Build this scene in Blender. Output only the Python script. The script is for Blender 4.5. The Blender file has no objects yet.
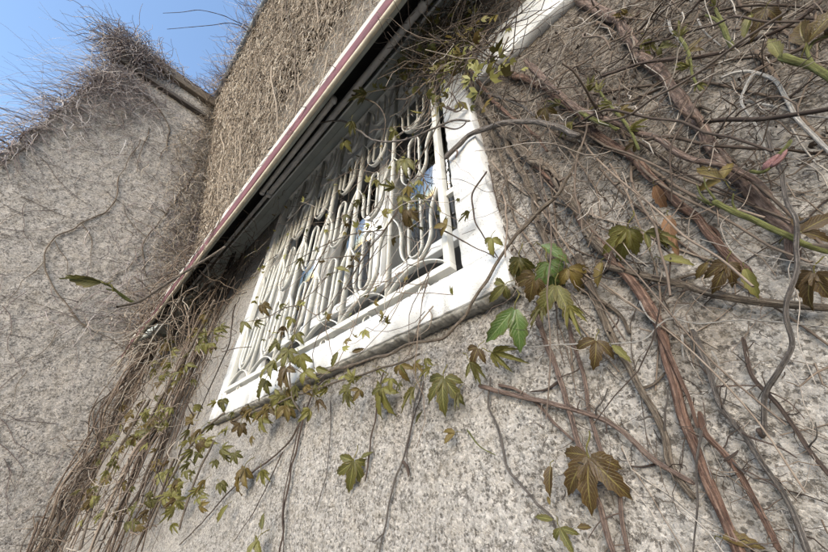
import bpy, math, random
import numpy as np
from mathutils import Matrix, Vector

random.seed(7)
RNG = np.random.default_rng(11)
SC = bpy.context.scene
COL = SC.collection

# ------------------------------------------------------------------ camera
D = 0.65                       # camera to wall, metres
EYE = np.array([0.0, -D, 1.6])
ROT = np.array([[0.71713286, 0.4174614, 0.55807386],
                [0.6968499, -0.41688381, -0.58361641],
                [-0.01098536, 0.80742422, -0.58986901]])
FPX, CX, CY = 322.175, 414.0, 276.0
cam_data = bpy.data.cameras.new('camera')
cam = bpy.data.objects.new('camera', cam_data)
COL.objects.link(cam)
m = Matrix([list(r) for r in ROT]).to_4x4()
m.translation = Vector(EYE)
cam.matrix_world = m
cam_data.sensor_width = 36.0
cam_data.lens = 36.0 * FPX / 828.0
cam_data.clip_start = 0.02
cam_data.clip_end = 3000.0
SC.camera = cam

# ------------------------------------------------------------------ light
SUN = Vector((0.42, -0.84, 0.34)).normalized()
world = bpy.data.worlds.new('World')
SC.world = world
world.use_nodes = True
wn = world.node_tree
sky = wn.nodes.new('ShaderNodeTexSky')
sky.sky_type = 'NISHITA'
sky.sun_disc = False
sky.sun_elevation = math.asin(SUN.z)
sky.sun_rotation = math.atan2(SUN.x, SUN.y)
sky.air_density = 1.0
sky.dust_density = 0.8
sky.ozone_density = 1.6
bg = wn.nodes['Background']
bg.inputs['Strength'].default_value = 0.15
wn.links.new(sky.outputs[0], bg.inputs['Color'])
sun_data = bpy.data.lights.new('sun', 'SUN')
sun_data.energy = 1.45
sun_data.angle = math.radians(45)
sun_data.color = (1.0, 0.955, 0.895)
sun = bpy.data.objects.new('sun', sun_data)
COL.objects.link(sun)
sun.rotation_euler = SUN.to_track_quat('Z', 'Y').to_euler()
sun.location = (4, -8, 12)
SC.view_settings.view_transform = 'Standard'
SC.view_settings.look = 'None'
SC.view_settings.gamma = 1.0
SC.view_settings.exposure = 1.68

# ------------------------------------------------------------------ helpers
def ray(x, y):
    return ROT @ np.array([x - CX, -(y - CY), -FPX])

def at(x, y, s=0.0):
    """world point seen at photo pixel x, y lying s metres in front of the main wall (y = -s)"""
    d = ray(x, y)
    return EYE + d * ((D - s) / d[1])

def at_x(x, y, X):
    """world point at photo pixel on the plane x = X (wing face)"""
    d = ray(x, y)
    return EYE + d * (X / d[0])

def mpp(p):
    """metres per photo pixel at a world point"""
    v = ROT.T @ (np.asarray(p) - EYE)
    return -v[2] / FPX

def tag(o, label=None, cat=None, group=None, kind=None):
    if label: o['label'] = label
    if cat: o['category'] = cat
    if group: o['group'] = group
    if kind: o['kind'] = kind
    return o

def empty(name, loc=(0, 0, 0)):
    o = bpy.data.objects.new(name, None)
    o.empty_display_size = 0.05
    o.location = loc
    COL.objects.link(o)
    return o

def link(name, me, parent=None, mat=None, off=None):
    o = bpy.data.objects.new(name, me)
    COL.objects.link(o)
    if mat is not None and len(me.materials) == 0:
        me.materials.append(mat)
    if parent is not None:
        o.parent = parent
    return o

def mesh(name, verts, faces, smooth=False, off=None):
    v = np.asarray(verts, dtype=np.float64).reshape(-1, 3)
    if off is not None:
        v = v - np.asarray(off)
    me = bpy.data.meshes.new(name)
    nv = len(v)
    me.vertices.add(nv)
    me.vertices.foreach_set('co', v.astype(np.float32).ravel())
    if isinstance(faces, np.ndarray):
        k = faces.shape[1]
        nf = len(faces)
        me.loops.add(nf * k)
        me.loops.foreach_set('vertex_index', faces.astype(np.int32).ravel())
        me.polygons.add(nf)
        me.polygons.foreach_set('loop_start', np.arange(0, nf * k, k, dtype=np.int32))
    else:
        flat = [i for f in faces for i in f]
        me.loops.add(len(flat))
        me.loops.foreach_set('vertex_index', np.array(flat, dtype=np.int32))
        me.polygons.add(len(faces))
        st = np.cumsum([0] + [len(f) for f in faces[:-1]]).astype(np.int32)
        me.polygons.foreach_set('loop_start', st)
    me.update(calc_edges=True)
    if smooth:
        me.polygons.foreach_set('use_smooth', np.ones(len(me.polygons), dtype=bool))
    return me

def box_data(x0, x1, y0, y1, z0, z1, b=0.0):
    """box with small chamfers on all edges when b > 0"""
    if b <= 0:
        v = [(x, y, z) for z in (z0, z1) for y in (y0, y1) for x in (x0, x1)]
        f = [(0, 2, 3, 1), (4, 5, 7, 6), (0, 1, 5, 4), (2, 6, 7, 3), (0, 4, 6, 2), (1, 3, 7, 5)]
        return v, f
    import bmesh
    bm = bmesh.new()
    bmesh.ops.create_cube(bm, size=1.0)
    for q in bm.verts:
        q.co.x = x0 if q.co.x < 0 else x1
        q.co.y = y0 if q.co.y < 0 else y1
        q.co.z = z0 if q.co.z < 0 else z1
    bmesh.ops.bevel(bm, geom=list(bm.edges), offset=b, segments=2, affect='EDGES', profile=0.6)
    bm.verts.index_update()
    v = [tuple(q.co) for q in bm.verts]
    f = [tuple(q.index for q in p.verts) for p in bm.faces]
    bm.free()
    return v, f

def box(name, parent, mat, x0, x1, y0, y1, z0, z1, b=0.0, off=None):
    v, f = box_data(x0, x1, y0, y1, z0, z1, b)
    return link(name, mesh(name, v, f, off=off), parent, mat)

# ---- value noise and cell noise in numpy
def _hash(ix, iy, k=0):
    h = (ix.astype(np.int64) * 374761393 + iy.astype(np.int64) * 668265263 + k * 2147483647)
    h = (h ^ (h >> 13)) * 1274126177
    h = h ^ (h >> 16)
    return (h & 0xFFFFFF).astype(np.float64) / 0xFFFFFF

def vnoise(x, y, k=0):
    ix, iy = np.floor(x), np.floor(y)
    fx, fy = x - ix, y - iy
    fx = fx * fx * (3 - 2 * fx); fy = fy * fy * (3 - 2 * fy)
    a = _hash(ix, iy, k); b = _hash(ix + 1, iy, k)
    c = _hash(ix, iy + 1, k); d = _hash(ix + 1, iy + 1, k)
    return (a + (b - a) * fx) * (1 - fy) + (c + (d - c) * fx) * fy

def cells(x, y, k=0):
    """distance to nearest jittered point"""
    ix, iy = np.floor(x), np.floor(y)
    best = np.full(x.shape, 9.0)
    for dx in (-1, 0, 1):
        for dy in (-1, 0, 1):
            gx, gy = ix + dx, iy + dy
            px = gx + _hash(gx, gy, k + 1); py = gy + _hash(gx, gy, k + 2)
            best = np.minimum(best, (px - x) ** 2 + (py - y) ** 2)
    return np.sqrt(best)

# ---- curves and tubes
def spline(pts, step):
    """Catmull-Rom through pts (n x k); resampled at about step metres (first three columns are position)"""
    P = np.asarray(pts, dtype=float)
    if len(P) == 2:
        P = np.vstack([P[0], (P[0] + P[1]) / 2, P[1]])
    Q = np.vstack([2 * P[0] - P[1], P, 2 * P[-1] - P[-2]])
    out = []
    for i in range(1, len(Q) - 2):
        p0, p1, p2, p3 = Q[i - 1], Q[i], Q[i + 1], Q[i + 2]
        n = max(2, int(np.linalg.norm(p2[:3] - p1[:3]) / step))
        t = np.linspace(0, 1, n, endpoint=False)[:, None]
        out.append(0.5 * ((2 * p1) + (-p0 + p2) * t + (2 * p0 - 5 * p1 + 4 * p2 - p3) * t ** 2
                          + (-p0 + 3 * p1 - 3 * p2 + p3) * t ** 3))
    out.append(P[-1:])
    return np.vstack(out)

def tube_arrays(P, R, k, lump=0.0, seed=0):
    """verts, quad faces, uv per vertex (u around, v along)"""
    P = np.asarray(P, dtype=float); n = len(P)
    T = np.gradient(P, axis=0)
    T /= (np.linalg.norm(T, axis=1)[:, None] + 1e-12)
    ref = np.array([0.0, -1.0, 0.13]); ref /= np.linalg.norm(ref)
    N = ref - (T @ ref)[:, None] * T
    ln = np.linalg.norm(N, axis=1)
    bad = ln < 0.2
    if bad.any():
        r2 = np.array([1.0, 0.2, 0.1]); N2 = r2 - (T @ r2)[:, None] * T
        N[bad] = N2[bad]
    N /= (np.linalg.norm(N, axis=1)[:, None] + 1e-12)
    B = np.cross(T, N)
    a = np.linspace(0, 2 * np.pi, k, endpoint=False)
    L = np.concatenate([[0], np.cumsum(np.linalg.norm(np.diff(P, axis=0), axis=1))])
    R = np.broadcast_to(np.asarray(R, dtype=float), (n,))
    rr = R[:, None] * np.ones(k)[None, :]
    if lump > 0:
        rm = max(R.mean(), 1e-4)
        ua = (a / (2 * np.pi) * 8)[None, :] * np.ones((n, 1))
        va = (L / (rm * 5))[:, None] * np.ones((1, k))
        rr = rr * (1 + lump * (vnoise(ua, va, seed) - 0.5) * 2
                   + lump * 0.9 * (vnoise(ua * 0 + 3.3, va * 0.45, seed + 5) - 0.5))
    V = P[:, None, :] + rr[..., None] * (np.cos(a)[None, :, None] * N[:, None, :] + np.sin(a)[None, :, None] * B[:, None, :])
    idx = np.arange(n * k).reshape(n, k)
    f = np.stack([idx[:-1], np.roll(idx[:-1], -1, 1), np.roll(idx[1:], -1, 1), idx[1:]], -1).reshape(-1, 4)
    uv = np.stack([np.broadcast_to(np.arange(k) / k, (n, k)), np.broadcast_to(L[:, None], (n, k))], -1).reshape(-1, 2)
    return V.reshape(-1, 3), f, uv

class Lot:
    """collects tubes and leaves into one mesh with a tint value per vertex"""
    def __init__(s): s.v = []; s.f = []; s.t = []; s.uv = []; s.n = 0
    def add(s, V, F, tint, uv=None):
        s.v.append(V); s.f.append(F + s.n); s.n += len(V)
        s.t.append(np.full(len(V), tint))
        s.uv.append(uv if uv is not None else np.zeros((len(V), 2)))
    def tube(s, P, R, k=3, tint=0.5, lump=0.0):
        P = np.asarray(P)
        n = len(P)
        Ra = np.asarray(R) * np.linspace(1.0, 0.5, n) if np.ndim(R) == 0 else np.asarray(R)
        V, F, uv = tube_arrays(P, Ra, k, lump, random.randint(0, 999))
        s.add(V, F, tint, uv)
    def build(s, name, mat, parent=None, off=None, smooth=True):
        V = np.vstack(s.v); F = np.vstack(s.f)
        me = mesh(name, V, F, smooth, off)
        at_ = me.attributes.new('tint', 'FLOAT', 'POINT')
        at_.data.foreach_set('value', np.concatenate(s.t).astype(np.float32))
        uvs = np.vstack(s.uv)
        l = me.uv_layers.new(name='UVMap')
        li = np.empty(len(me.loops), dtype=np.int32)
        me.loops.foreach_get('vertex_index', li)
        l.data.foreach_set('uv', uvs[li].astype(np.float32).ravel())
        return link(name, me, parent, mat)

def wander(p, d, length, n, amp, pull=None):
    """random curvy strand from p along d"""
    p = np.array(p, dtype=float); d = np.array(d, dtype=float); d /= np.linalg.norm(d)
    out = [p.copy()]
    st = length / n
    for i in range(n):
        d = d + RNG.normal(0, amp, 3)
        if pull is not None: d = d + np.asarray(pull)
        d /= np.linalg.norm(d)
        p = p + d * st
        out.append(p.copy())
    return np.array(out)

# ------------------------------------------------------------------ materials
def new_mat(name):
    mt = bpy.data.materials.new(name); mt.use_nodes = True
    nt = mt.node_tree
    return mt, nt, nt.nodes['Principled BSDF'], nt.nodes, nt.links

def N(nt, typ, **kw):
    n = nt.nodes.new(typ)
    for k, v in kw.items():
        if k in n.inputs.keys(): n.inputs[k].default_value = v
        else: setattr(n, k, v)
    return n

def ramp(nt, fac, stops, interp='LINEAR'):
    r = nt.nodes.new('ShaderNodeValToRGB')
    r.color_ramp.interpolation = interp
    e = r.color_ramp.elements
    while len(e) < len(stops): e.new(0.5)
    for el, (p, c) in zip(e, stops):
        el.position = p; el.color = (*c, 1.0) if len(c) == 3 else c
    nt.links.new(fac, r.inputs[0])
    return r.outputs[0]

def mixc(nt, fac, a, b, typ='MIX'):
    n = nt.nodes.new('ShaderNodeMix'); n.data_type = 'RGBA'; n.blend_type = typ
    for i, s in ((0, fac), (6, a), (7, b)):
        if hasattr(s, 'links') or hasattr(s, 'is_linked'): nt.links.new(s, n.inputs[i])
        else: n.inputs[i].default_value = s if i == 0 else (*s, 1.0)
    return n.outputs[2]

def mth(nt, op, a, b=None):
    n = nt.nodes.new('ShaderNodeMath'); n.operation = op
    for i, s in ((0, a), (1, b)):
        if s is None: continue
        if hasattr(s, 'is_linked'): nt.links.new(s, n.inputs[i])
        else: n.inputs[i].default_value = s
    return n.outputs[0]

def roughcast(name, base, dark, f, bump, grit, dirt, dark_mask=False):
    """thrown render; f = size of the grit in metres"""
    mt, nt, bs, nd, lk = new_mat(name)
    tc = N(nt, 'ShaderNodeTexCoord')
    def noise(sc, det=4.0, ro=0.65):
        q = N(nt, 'ShaderNodeTexNoise', Scale=sc, Detail=det, Roughness=ro)
        lk.new(tc.outputs['Object'], q.inputs['Vector']); return q
    big = noise(0.02 / f, 5.0); cloud = noise(0.085 / f, 5.0, 0.7); mid = noise(0.30 / f, 4.0, 0.75); fin = noise(1.0 / f, 3.0, 0.7)
    wrp = N(nt, 'ShaderNodeMixRGB', Fac=min(0.9, 2.2 * f)); wrp.blend_type = 'ADD'
    lk.new(tc.outputs['Object'], wrp.inputs[1]); lk.new(fin.outputs['Color'], wrp.inputs[2])
    vor = N(nt, 'ShaderNodeTexVoronoi', Scale=0.75 / f); vor2 = N(nt, 'ShaderNodeTexVoronoi', Scale=0.36 / f)
    lk.new(wrp.outputs[0], vor.inputs['Vector']); lk.new(wrp.outputs[0], vor2.inputs['Vector'])
    c1 = ramp(nt, big.outputs['Fac'], [(0.30, tuple(x * (1 - dirt) for x in base)), (0.62, base)])
    s1 = N(nt, 'ShaderNodeSeparateColor'); lk.new(vor.outputs['Color'], s1.inputs[0])
    s2 = N(nt, 'ShaderNodeSeparateColor'); lk.new(vor2.outputs['Color'], s2.inputs[0])
    # every pebble has its own shade
    c2 = mixc(nt, ramp(nt, s1.outputs[0], [(0.45, (0, 0, 0)), (1.0, (0.85, 0.85, 0.85))]), c1, tuple(min(0.8, x * 1.42) for x in base))
    c2 = mixc(nt, ramp(nt, s1.outputs[1], [(0.62, (0, 0, 0)), (0.95, (0.7, 0.7, 0.7))]), c2, tuple(x * 0.45 for x in base))
    # dark grit in the hollows, thicker in cloudy patches
    cl = mth(nt, 'MULTIPLY', mth(nt, 'SUBTRACT', cloud.outputs['Fac'], 0.5), 0.55)
    speck = ramp(nt, mth(nt, 'ADD', mid.outputs['Fac'], cl), [(0.515, (0, 0, 0)), (0.575, (1, 1, 1))])
    speck = mth(nt, 'MULTIPLY', speck, ramp(nt, fin.outputs['Fac'], [(0.36, (0, 0, 0)), (0.52, (1, 1, 1))]))
    pit = mth(nt, 'MULTIPLY', ramp(nt, vor2.outputs['Distance'], [(0.22, (1, 1, 1)), (0.38, (0, 0, 0))]),
              ramp(nt, s2.outputs[0], [(0.70, (0, 0, 0)), (0.74, (1, 1, 1))]))
    vor3 = N(nt, 'ShaderNodeTexVoronoi', Scale=0.15 / f); lk.new(wrp.outputs[0], vor3.inputs['Vector'])
    s3 = N(nt, 'ShaderNodeSeparateColor'); lk.new(vor3.outputs['Color'], s3.inputs[0])
    hole = mth(nt, 'MULTIPLY', ramp(nt, mth(nt, 'ADD', vor3.outputs['Distance'], mth(nt, 'MULTIPLY', mid.outputs['Fac'], 0.5)), [(0.38, (1, 1, 1)), (0.48, (0, 0, 0))]),
               ramp(nt, s3.outputs[0], [(0.72, (0, 0, 0)), (0.75, (1, 1, 1))]))
    pit = mth(nt, 'MAXIMUM', pit, hole)
    msk = mth(nt, 'MULTIPLY', mth(nt, 'MAXIMUM', speck, pit), grit)
    c3 = mixc(nt, msk, c2, dark)
    if dark_mask:
        at_ = N(nt, 'ShaderNodeAttribute', attribute_name='dark_mask')
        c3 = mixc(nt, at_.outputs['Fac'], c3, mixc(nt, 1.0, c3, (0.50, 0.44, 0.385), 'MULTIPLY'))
    warm = noise(0.05 / f, 3.0)
    c4 = mixc(nt, ramp(nt, warm.outputs['Fac'], [(0.45, (0, 0, 0)), (0.7, (0.22, 0.22, 0.22))]), c3,
              (base[0] * 0.80, base[1] * 0.72, base[2] * 0.58))
    lk.new(c4, bs.inputs['Base Color'])
    bs.inputs['Roughness'].default_value = 0.95
    bs.inputs['Specular IOR Level'].default_value = 0.2
    hsum = mth(nt, 'ADD', mth(nt, 'MULTIPLY', mid.outputs['Fac'], -1.2),
               mth(nt, 'SUBTRACT', mth(nt, 'MULTIPLY', vor.outputs['Distance'], -0.8), mth(nt, 'MULTIPLY', pit, 0.8)))
    bp = N(nt, 'ShaderNodeBump', Strength=bump, Distance=0.7 * f)
    lk.new(hsum, bp.inputs['Height']); lk.new(bp.outputs[0], bs.inputs['Normal'])
    return mt

def plain(name, col, rough=0.6, noise=0.15, scale=20.0, bump=0.1, metal=0.0, chip=None, chipamt=0.62, fineness=7):
    mt, nt, bs, nd, lk = new_mat(name)
    tc = N(nt, 'ShaderNodeTexCoord')
    n1 = N(nt, 'ShaderNodeTexNoise', Scale=scale, Detail=6.0, Roughness=0.65)
    lk.new(tc.outputs['Object'], n1.inputs['Vector'])
    c = ramp(nt, n1.outputs['Fac'], [(0.3, tuple(x * (1 - noise) for x in col)), (0.7, tuple(min(1, x * (1 + noise * 0.4)) for x in col))])
    n2 = N(nt, 'ShaderNodeTexNoise', Scale=scale * fineness, Detail=5.0, Roughness=0.7)
    lk.new(tc.outputs['Object'], n2.inputs['Vector'])
    if chip is not None:
        c = mixc(nt, ramp(nt, n2.outputs['Fac'], [(chipamt, (0, 0, 0)), (chipamt + 0.05, (1, 1, 1))]), c, chip)
    lk.new(c, bs.inputs['Base Color'])
    bs.inputs['Roughness'].default_value = rough
    bs.inputs['Metallic'].default_value = metal
    if bump > 0:
        bp = N(nt, 'ShaderNodeBump', Strength=bump, Distance=0.004)
        lk.new(n2.outputs['Fac'], bp.inputs['Height']); lk.new(bp.outputs[0], bs.inputs['Normal'])
    return mt

def bark(name, a, b, c, pale=None):
    mt, nt, bs, nd, lk = new_mat(name)
    uv = N(nt, 'ShaderNodeUVMap')
    mp = N(nt, 'ShaderNodeMapping'); mp.inputs['Scale'].default_value = (11.0, 30.0, 1.0)
    lk.new(uv.outputs[0], mp.inputs[0])
    n1 = N(nt, 'ShaderNodeTexNoise', Scale=1.0, Detail=7.0, Roughness=0.7)
    lk.new(mp.outputs[0], n1.inputs['Vector'])
    tc = N(nt, 'ShaderNodeTexCoord')
    n2 = N(nt, 'ShaderNodeTexNoise', Scale=60.0, Detail=5.0, Roughness=0.7)
    n3 = N(nt, 'ShaderNodeTexNoise', Scale=320.0, Detail=4.0, Roughness=0.7)
    for q in (n2, n3): lk.new(tc.outputs['Object'], q.inputs['Vector'])
    col = ramp(nt, n1.outputs['Fac'], [(0.40, a), (0.5, b), (0.62, c)])
    col = mixc(nt, ramp(nt, n2.outputs['Fac'], [(0.5, (0, 0, 0)), (0.75, (0.7, 0.7, 0.7))]), col, tuple(x * 0.45 for x in a))
    if pale is not None:
        col = mixc(nt, ramp(nt, n3.outputs['Fac'], [(0.60, (0, 0, 0)), (0.72, (0.5, 0.5, 0.5))]), col, pale)
    lk.new(col, bs.inputs['Base Color'])
    bs.inputs['Roughness'].default_value = 0.85
    bs.inputs['Specular IOR Level'].default_value = 0.25
    bp = N(nt, 'ShaderNodeBump', Strength=1.0, Distance=0.005)
    lk.new(mth(nt, 'ADD', n1.outputs['Fac'], mth(nt, 'MULTIPLY', n3.outputs['Fac'], 0.4)), bp.inputs['Height'])
    lk.new(bp.outputs[0], bs.inputs['Normal'])
    return mt

def tinted(name, stops, rough=0.9):
    """strand material: colour picked by the strand's own tint attribute"""
    mt, nt, bs, nd, lk = new_mat(name)
    a = N(nt, 'ShaderNodeAttribute', attribute_name='tint')
    tc = N(nt, 'ShaderNodeTexCoord')
    n1 = N(nt, 'ShaderNodeTexNoise', Scale=45.0, Detail=4.0)
    lk.new(tc.outputs['Object'], n1.inputs['Vector'])
    fac = mth(nt, 'ADD', a.outputs['Fac'], mth(nt, 'MULTIPLY', mth(nt, 'SUBTRACT', n1.outputs['Fac'], 0.5), 0.45))
    lk.new(ramp(nt, fac, stops), bs.inputs['Base Color'])
    bs.inputs['Roughness'].default_value = rough
    bs.inputs['Specular IOR Level'].default_value = 0.2
    return mt

def leaf_mat(name, dark, light, edge, vein, gloss=0.45):
    mt, nt, bs, nd, lk = new_mat(name)
    uv = N(nt, 'ShaderNodeUVMap')
    sx = N(nt, 'ShaderNodeSeparateXYZ'); lk.new(uv.outputs[0], sx.inputs[0])
    au = mth(nt, 'ABSOLUTE', mth(nt, 'SUBTRACT', sx.outputs[0], 0.5))            # 0 at midrib, .5 at margin
    # side veins run forward from the midrib
    ph = mth(nt, 'SUBTRACT', mth(nt, 'MULTIPLY', sx.outputs[1], 9.0), mth(nt, 'MULTIPLY', au, 5.0))
    saw = mth(nt, 'ABSOLUTE', mth(nt, 'SUBTRACT', mth(nt, 'FRACT', ph), 0.5))
    side = ramp(nt, saw, [(0.03, (1, 1, 1)), (0.13, (0, 0, 0))])
    mid = ramp(nt, au, [(0.02, (1, 1, 1)), (0.06, (0, 0, 0))])
    vn = mth(nt, 'MAXIMUM', mid, mth(nt, 'MULTIPLY', side, 0.55))
    oi = N(nt, 'ShaderNodeObjectInfo')
    tc = N(nt, 'ShaderNodeTexCoord')
    n1 = N(nt, 'ShaderNodeTexNoise', Scale=30.0, Detail=5.0); lk.new(tc.outputs['Object'], n1.inputs['Vector'])
    blot = mth(nt, 'ADD', mth(nt, 'MULTIPLY', n1.outputs['Fac'], 0.9), mth(nt, 'MULTIPLY', mth(nt, 'SUBTRACT', oi.outputs['Random'], 0.5), 0.7))
    c = ramp(nt, blot, [(0.25, dark), (0.65, light)])
    c = mixc(nt, ramp(nt, au, [(0.30, (0, 0, 0)), (0.5, (0.75, 0.75, 0.75))]), c, edge)
    c = mixc(nt, mth(nt, 'MULTIPLY', vn, 0.75), c, vein)
    lk.new(c, bs.inputs['Base Color'])
    bs.inputs['Roughness'].default_value = gloss
    bp = N(nt, 'ShaderNodeBump', Strength=0.5, Distance=0.002)
    lk.new(mth(nt, 'SUBTRACT', n1.outputs['Fac'], vn), bp.inputs['Height']); lk.new(bp.outputs[0], bs.inputs['Normal'])
    tr = N(nt, 'ShaderNodeBsdfTranslucent'); lk.new(c, tr.inputs['Color'])
    mx = N(nt, 'ShaderNodeMixShader', Fac=0.38)
    out = nd['Material Output']
    lk.new(bs.outputs[0], mx.inputs[1]); lk.new(tr.outputs[0], mx.inputs[2]); lk.new(mx.outputs[0], out.inputs[0])
    return mt

def toned(fn, k=0.86):
    """scales every material colour down evenly, to balance the raised exposure"""
    def sc(v):
        if isinstance(v, tuple) and len(v) == 3: return tuple(q * k for q in v)
        if isinstance(v, list): return [(p, sc(c)) for p, c in v]
        return v
    return lambda name, *a, **kw: fn(name, *[sc(v) for v in a], **{q: sc(v) for q, v in kw.items()})
roughcast, plain, bark, tinted, leaf_mat = map(toned, (roughcast, plain, bark, tinted, leaf_mat))  # all material colours lowered by one factor to suit the exposure
M = {}
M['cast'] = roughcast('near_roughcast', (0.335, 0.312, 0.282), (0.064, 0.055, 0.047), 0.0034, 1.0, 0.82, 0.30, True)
M['cast_far'] = roughcast('wing_roughcast', (0.385, 0.352, 0.315), (0.062, 0.055, 0.050), 0.0095, 0.9, 0.85, 0.22)
M['white'] = plain('white_masonry_paint', (0.68, 0.672, 0.648), 0.85, 0.26, 7.0, 1.0, chip=(0.22, 0.20, 0.175), chipamt=0.60, fineness=30)
M['rough_edge'] = plain('raw_render_edge', (0.40, 0.38, 0.34), 0.95, 0.55, 60.0, 1.0)
M['iron'] = plain('cream_iron_paint', (0.68, 0.66, 0.595), 0.5, 0.22, 11.0, 0.15, chip=(0.20, 0.12, 0.07), chipamt=0.66, fineness=9)
M['sash'] = plain('white_sash_paint', (0.78, 0.78, 0.76), 0.45, 0.06, 10.0, 0.1)
M['cassette'] = plain('grey_green_metal', (0.42, 0.44, 0.40), 0.5, 0.25, 6.0, 0.1)
M['arm'] = plain('weathered_arm_metal', (0.50, 0.48, 0.46), 0.45, 0.3, 9.0, 0.1)
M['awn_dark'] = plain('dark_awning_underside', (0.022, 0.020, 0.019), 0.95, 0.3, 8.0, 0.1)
M['awn_white'] = plain('weathered_white_valance', (0.56, 0.51, 0.43), 0.85, 0.45, 7.0, 0.3, chip=(0.17, 0.13, 0.10), chipamt=0.60, fineness=5)
M['awn_red'] = plain('faded_maroon_stripe', (0.15, 0.052, 0.060), 0.9, 0.5, 7.0, 0.2, chip=(0.30, 0.22, 0.19), chipamt=0.63, fineness=6)
M['awn_hem'] = plain('cream_hem_rod', (0.56, 0.49, 0.37), 0.7, 0.3, 18.0, 0.2)
M['soffit'] = plain('weathered_soffit_boards', (0.16, 0.125, 0.09), 0.9, 0.3, 4.0, 0.3)
M['gutter'] = plain('zinc_gutter', (0.36, 0.40, 0.42), 0.45, 0.2, 3.0, 0.05, metal=0.3)
M['tile'] = plain('brown_roof_tile', (0.14, 0.08, 0.06), 0.9, 0.3, 3.0, 0.3)
M['mould'] = plain('grimy_moulding', (0.075, 0.062, 0.052), 0.9, 0.4, 5.0, 0.3)
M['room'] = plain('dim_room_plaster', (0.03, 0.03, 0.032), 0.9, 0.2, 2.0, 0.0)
M['ground'] = plain('pale_gravel_yard', (0.36, 0.35, 0.325), 0.95, 0.3, 2.5, 0.6)
M['red'] = bark('bark_reddish', (0.07, 0.038, 0.028), (0.160, 0.094, 0.068), (0.265, 0.178, 0.135), pale=(0.34, 0.27, 0.22))
M['pink'] = bark('bark_pinkish_grey', (0.072, 0.046, 0.036), (0.160, 0.110, 0.088), (0.275, 0.205, 0.168), pale=(0.42, 0.37, 0.33))
M['tan'] = bark('bark_tan', (0.06, 0.045, 0.033), (0.135, 0.105, 0.079), (0.24, 0.20, 0.155), pale=(0.38, 0.34, 0.28))
M['grey'] = bark('bark_grey', (0.06, 0.05, 0.044), (0.135, 0.115, 0.10), (0.25, 0.22, 0.195), pale=(0.5, 0.47, 0.43))
M['dark'] = bark('bark_dark', (0.05, 0.035, 0.028), (0.095, 0.068, 0.055), (0.16, 0.12, 0.10))
M['pale'] = bark('bark_bleached', (0.26, 0.23, 0.20), (0.45, 0.42, 0.38), (0.62, 0.59, 0.55))
M['shoot'] = bark('green_shoot', (0.085, 0.082, 0.026), (0.15, 0.155, 0.048), (0.24, 0.25, 0.10))
M['budpink'] = bark('pink_bud', (0.26, 0.12, 0.12), (0.40, 0.22, 0.21), (0.50, 0.34, 0.31))
M['dryleaf'] = leaf_mat('dry_leaf', (0.22, 0.11, 0.05), (0.38, 0.21, 0.11), (0.28, 0.15, 0.07), (0.42, 0.27, 0.16), 0.7)
M['bronze'] = leaf_mat('bronze_leaf', (0.066, 0.038, 0.012), (0.17, 0.122, 0.028), (0.10, 0.055, 0.016), (0.26, 0.21, 0.07))
M['olive'] = leaf_mat('olive_leaf', (0.072, 0.070, 0.013), (0.185, 0.172, 0.038), (0.125, 0.090, 0.022), (0.28, 0.265, 0.09))
M['green'] = leaf_mat('green_leaf', (0.045, 0.085, 0.020), (0.10, 0.165, 0.042), (0.11, 0.10, 0.03), (0.24, 0.30, 0.13), 0.25)
M['petiole'] = bark('petiole', (0.14, 0.11, 0.03), (0.22, 0.20, 0.06), (0.30, 0.27, 0.10))
DRY = [(0.0, (0.035, 0.025, 0.020)), (0.4, (0.10, 0.075, 0.058)), (0.75, (0.185, 0.142, 0.108)), (1.0, (0.38, 0.34, 0.295))]
M['dry'] = tinted('dry_tendrils', DRY)
M['mat'] = tinted('dry_wall_mat', [(0.0, (0.085, 0.066, 0.052)), (0.3, (0.235, 0.19, 0.147)), (0.7, (0.37, 0.31, 0.245)), (1.0, (0.55, 0.49, 0.41))])
M['thatch'] = tinted('grey_thatch', [(0.0, (0.085, 0.065, 0.062)), (0.35, (0.21, 0.168, 0.158)), (0.7, (0.38, 0.33, 0.312)), (1.0, (0.60, 0.56, 0.54))])
M['bundle'] = tinted('bundle_stems', [(0.0, (0.04, 0.030, 0.023)), (0.4, (0.115, 0.083, 0.062)), (0.75, (0.20, 0.155, 0.118)), (1.0, (0.36, 0.315, 0.26))])

def glass_mat():
    mt, nt, bs, nd, lk = new_mat('window_glass')
    nd.remove(bs)
    tr = N(nt, 'ShaderNodeBsdfTransparent'); tr.inputs[0].default_value = (0.80, 0.84, 0.83, 1)
    gl = N(nt, 'ShaderNodeBsdfGlossy'); gl.inputs['Roughness'].default_value = 0.015
    lw = N(nt, 'ShaderNodeFresnel', IOR=3.0)
    tc = N(nt, 'ShaderNodeTexCoord')
    n1 = N(nt, 'ShaderNodeTexNoise', Scale=3.5, Detail=2.0); lk.new(tc.outputs['Object'], n1.inputs['Vector'])
    bp = N(nt, 'ShaderNodeBump', Strength=0.12, Distance=0.05); lk.new(n1.outputs['Fac'], bp.inputs['Height'])
    lk.new(bp.outputs[0], gl.inputs['Normal'])
    mx = N(nt, 'ShaderNodeMixShader'); lk.new(lw.outputs[0], mx.inputs[0])
    lk.new(tr.outputs[0], mx.inputs[1]); lk.new(gl.outputs[0], mx.inputs[2])
    lk.new(mx.outputs[0], nd['Material Output'].inputs[0])
    return mt
M['glass'] = glass_mat()

# ------------------------------------------------------------------ setting
g = link('ground', mesh('ground', [(-400, -400, 0), (400, -400, 0), (400, 400, 0), (-400, 400, 0)], [(0, 1, 2, 3)]), None, M['ground'])
g['kind'] = 'structure'

WX = -6.8                 # face of the wing
H = 10.62                 # eaves height
OX0, OX1, OZ0, OZ1 = -2.055, -0.385, 2.135, 3.80      # window opening

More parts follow.
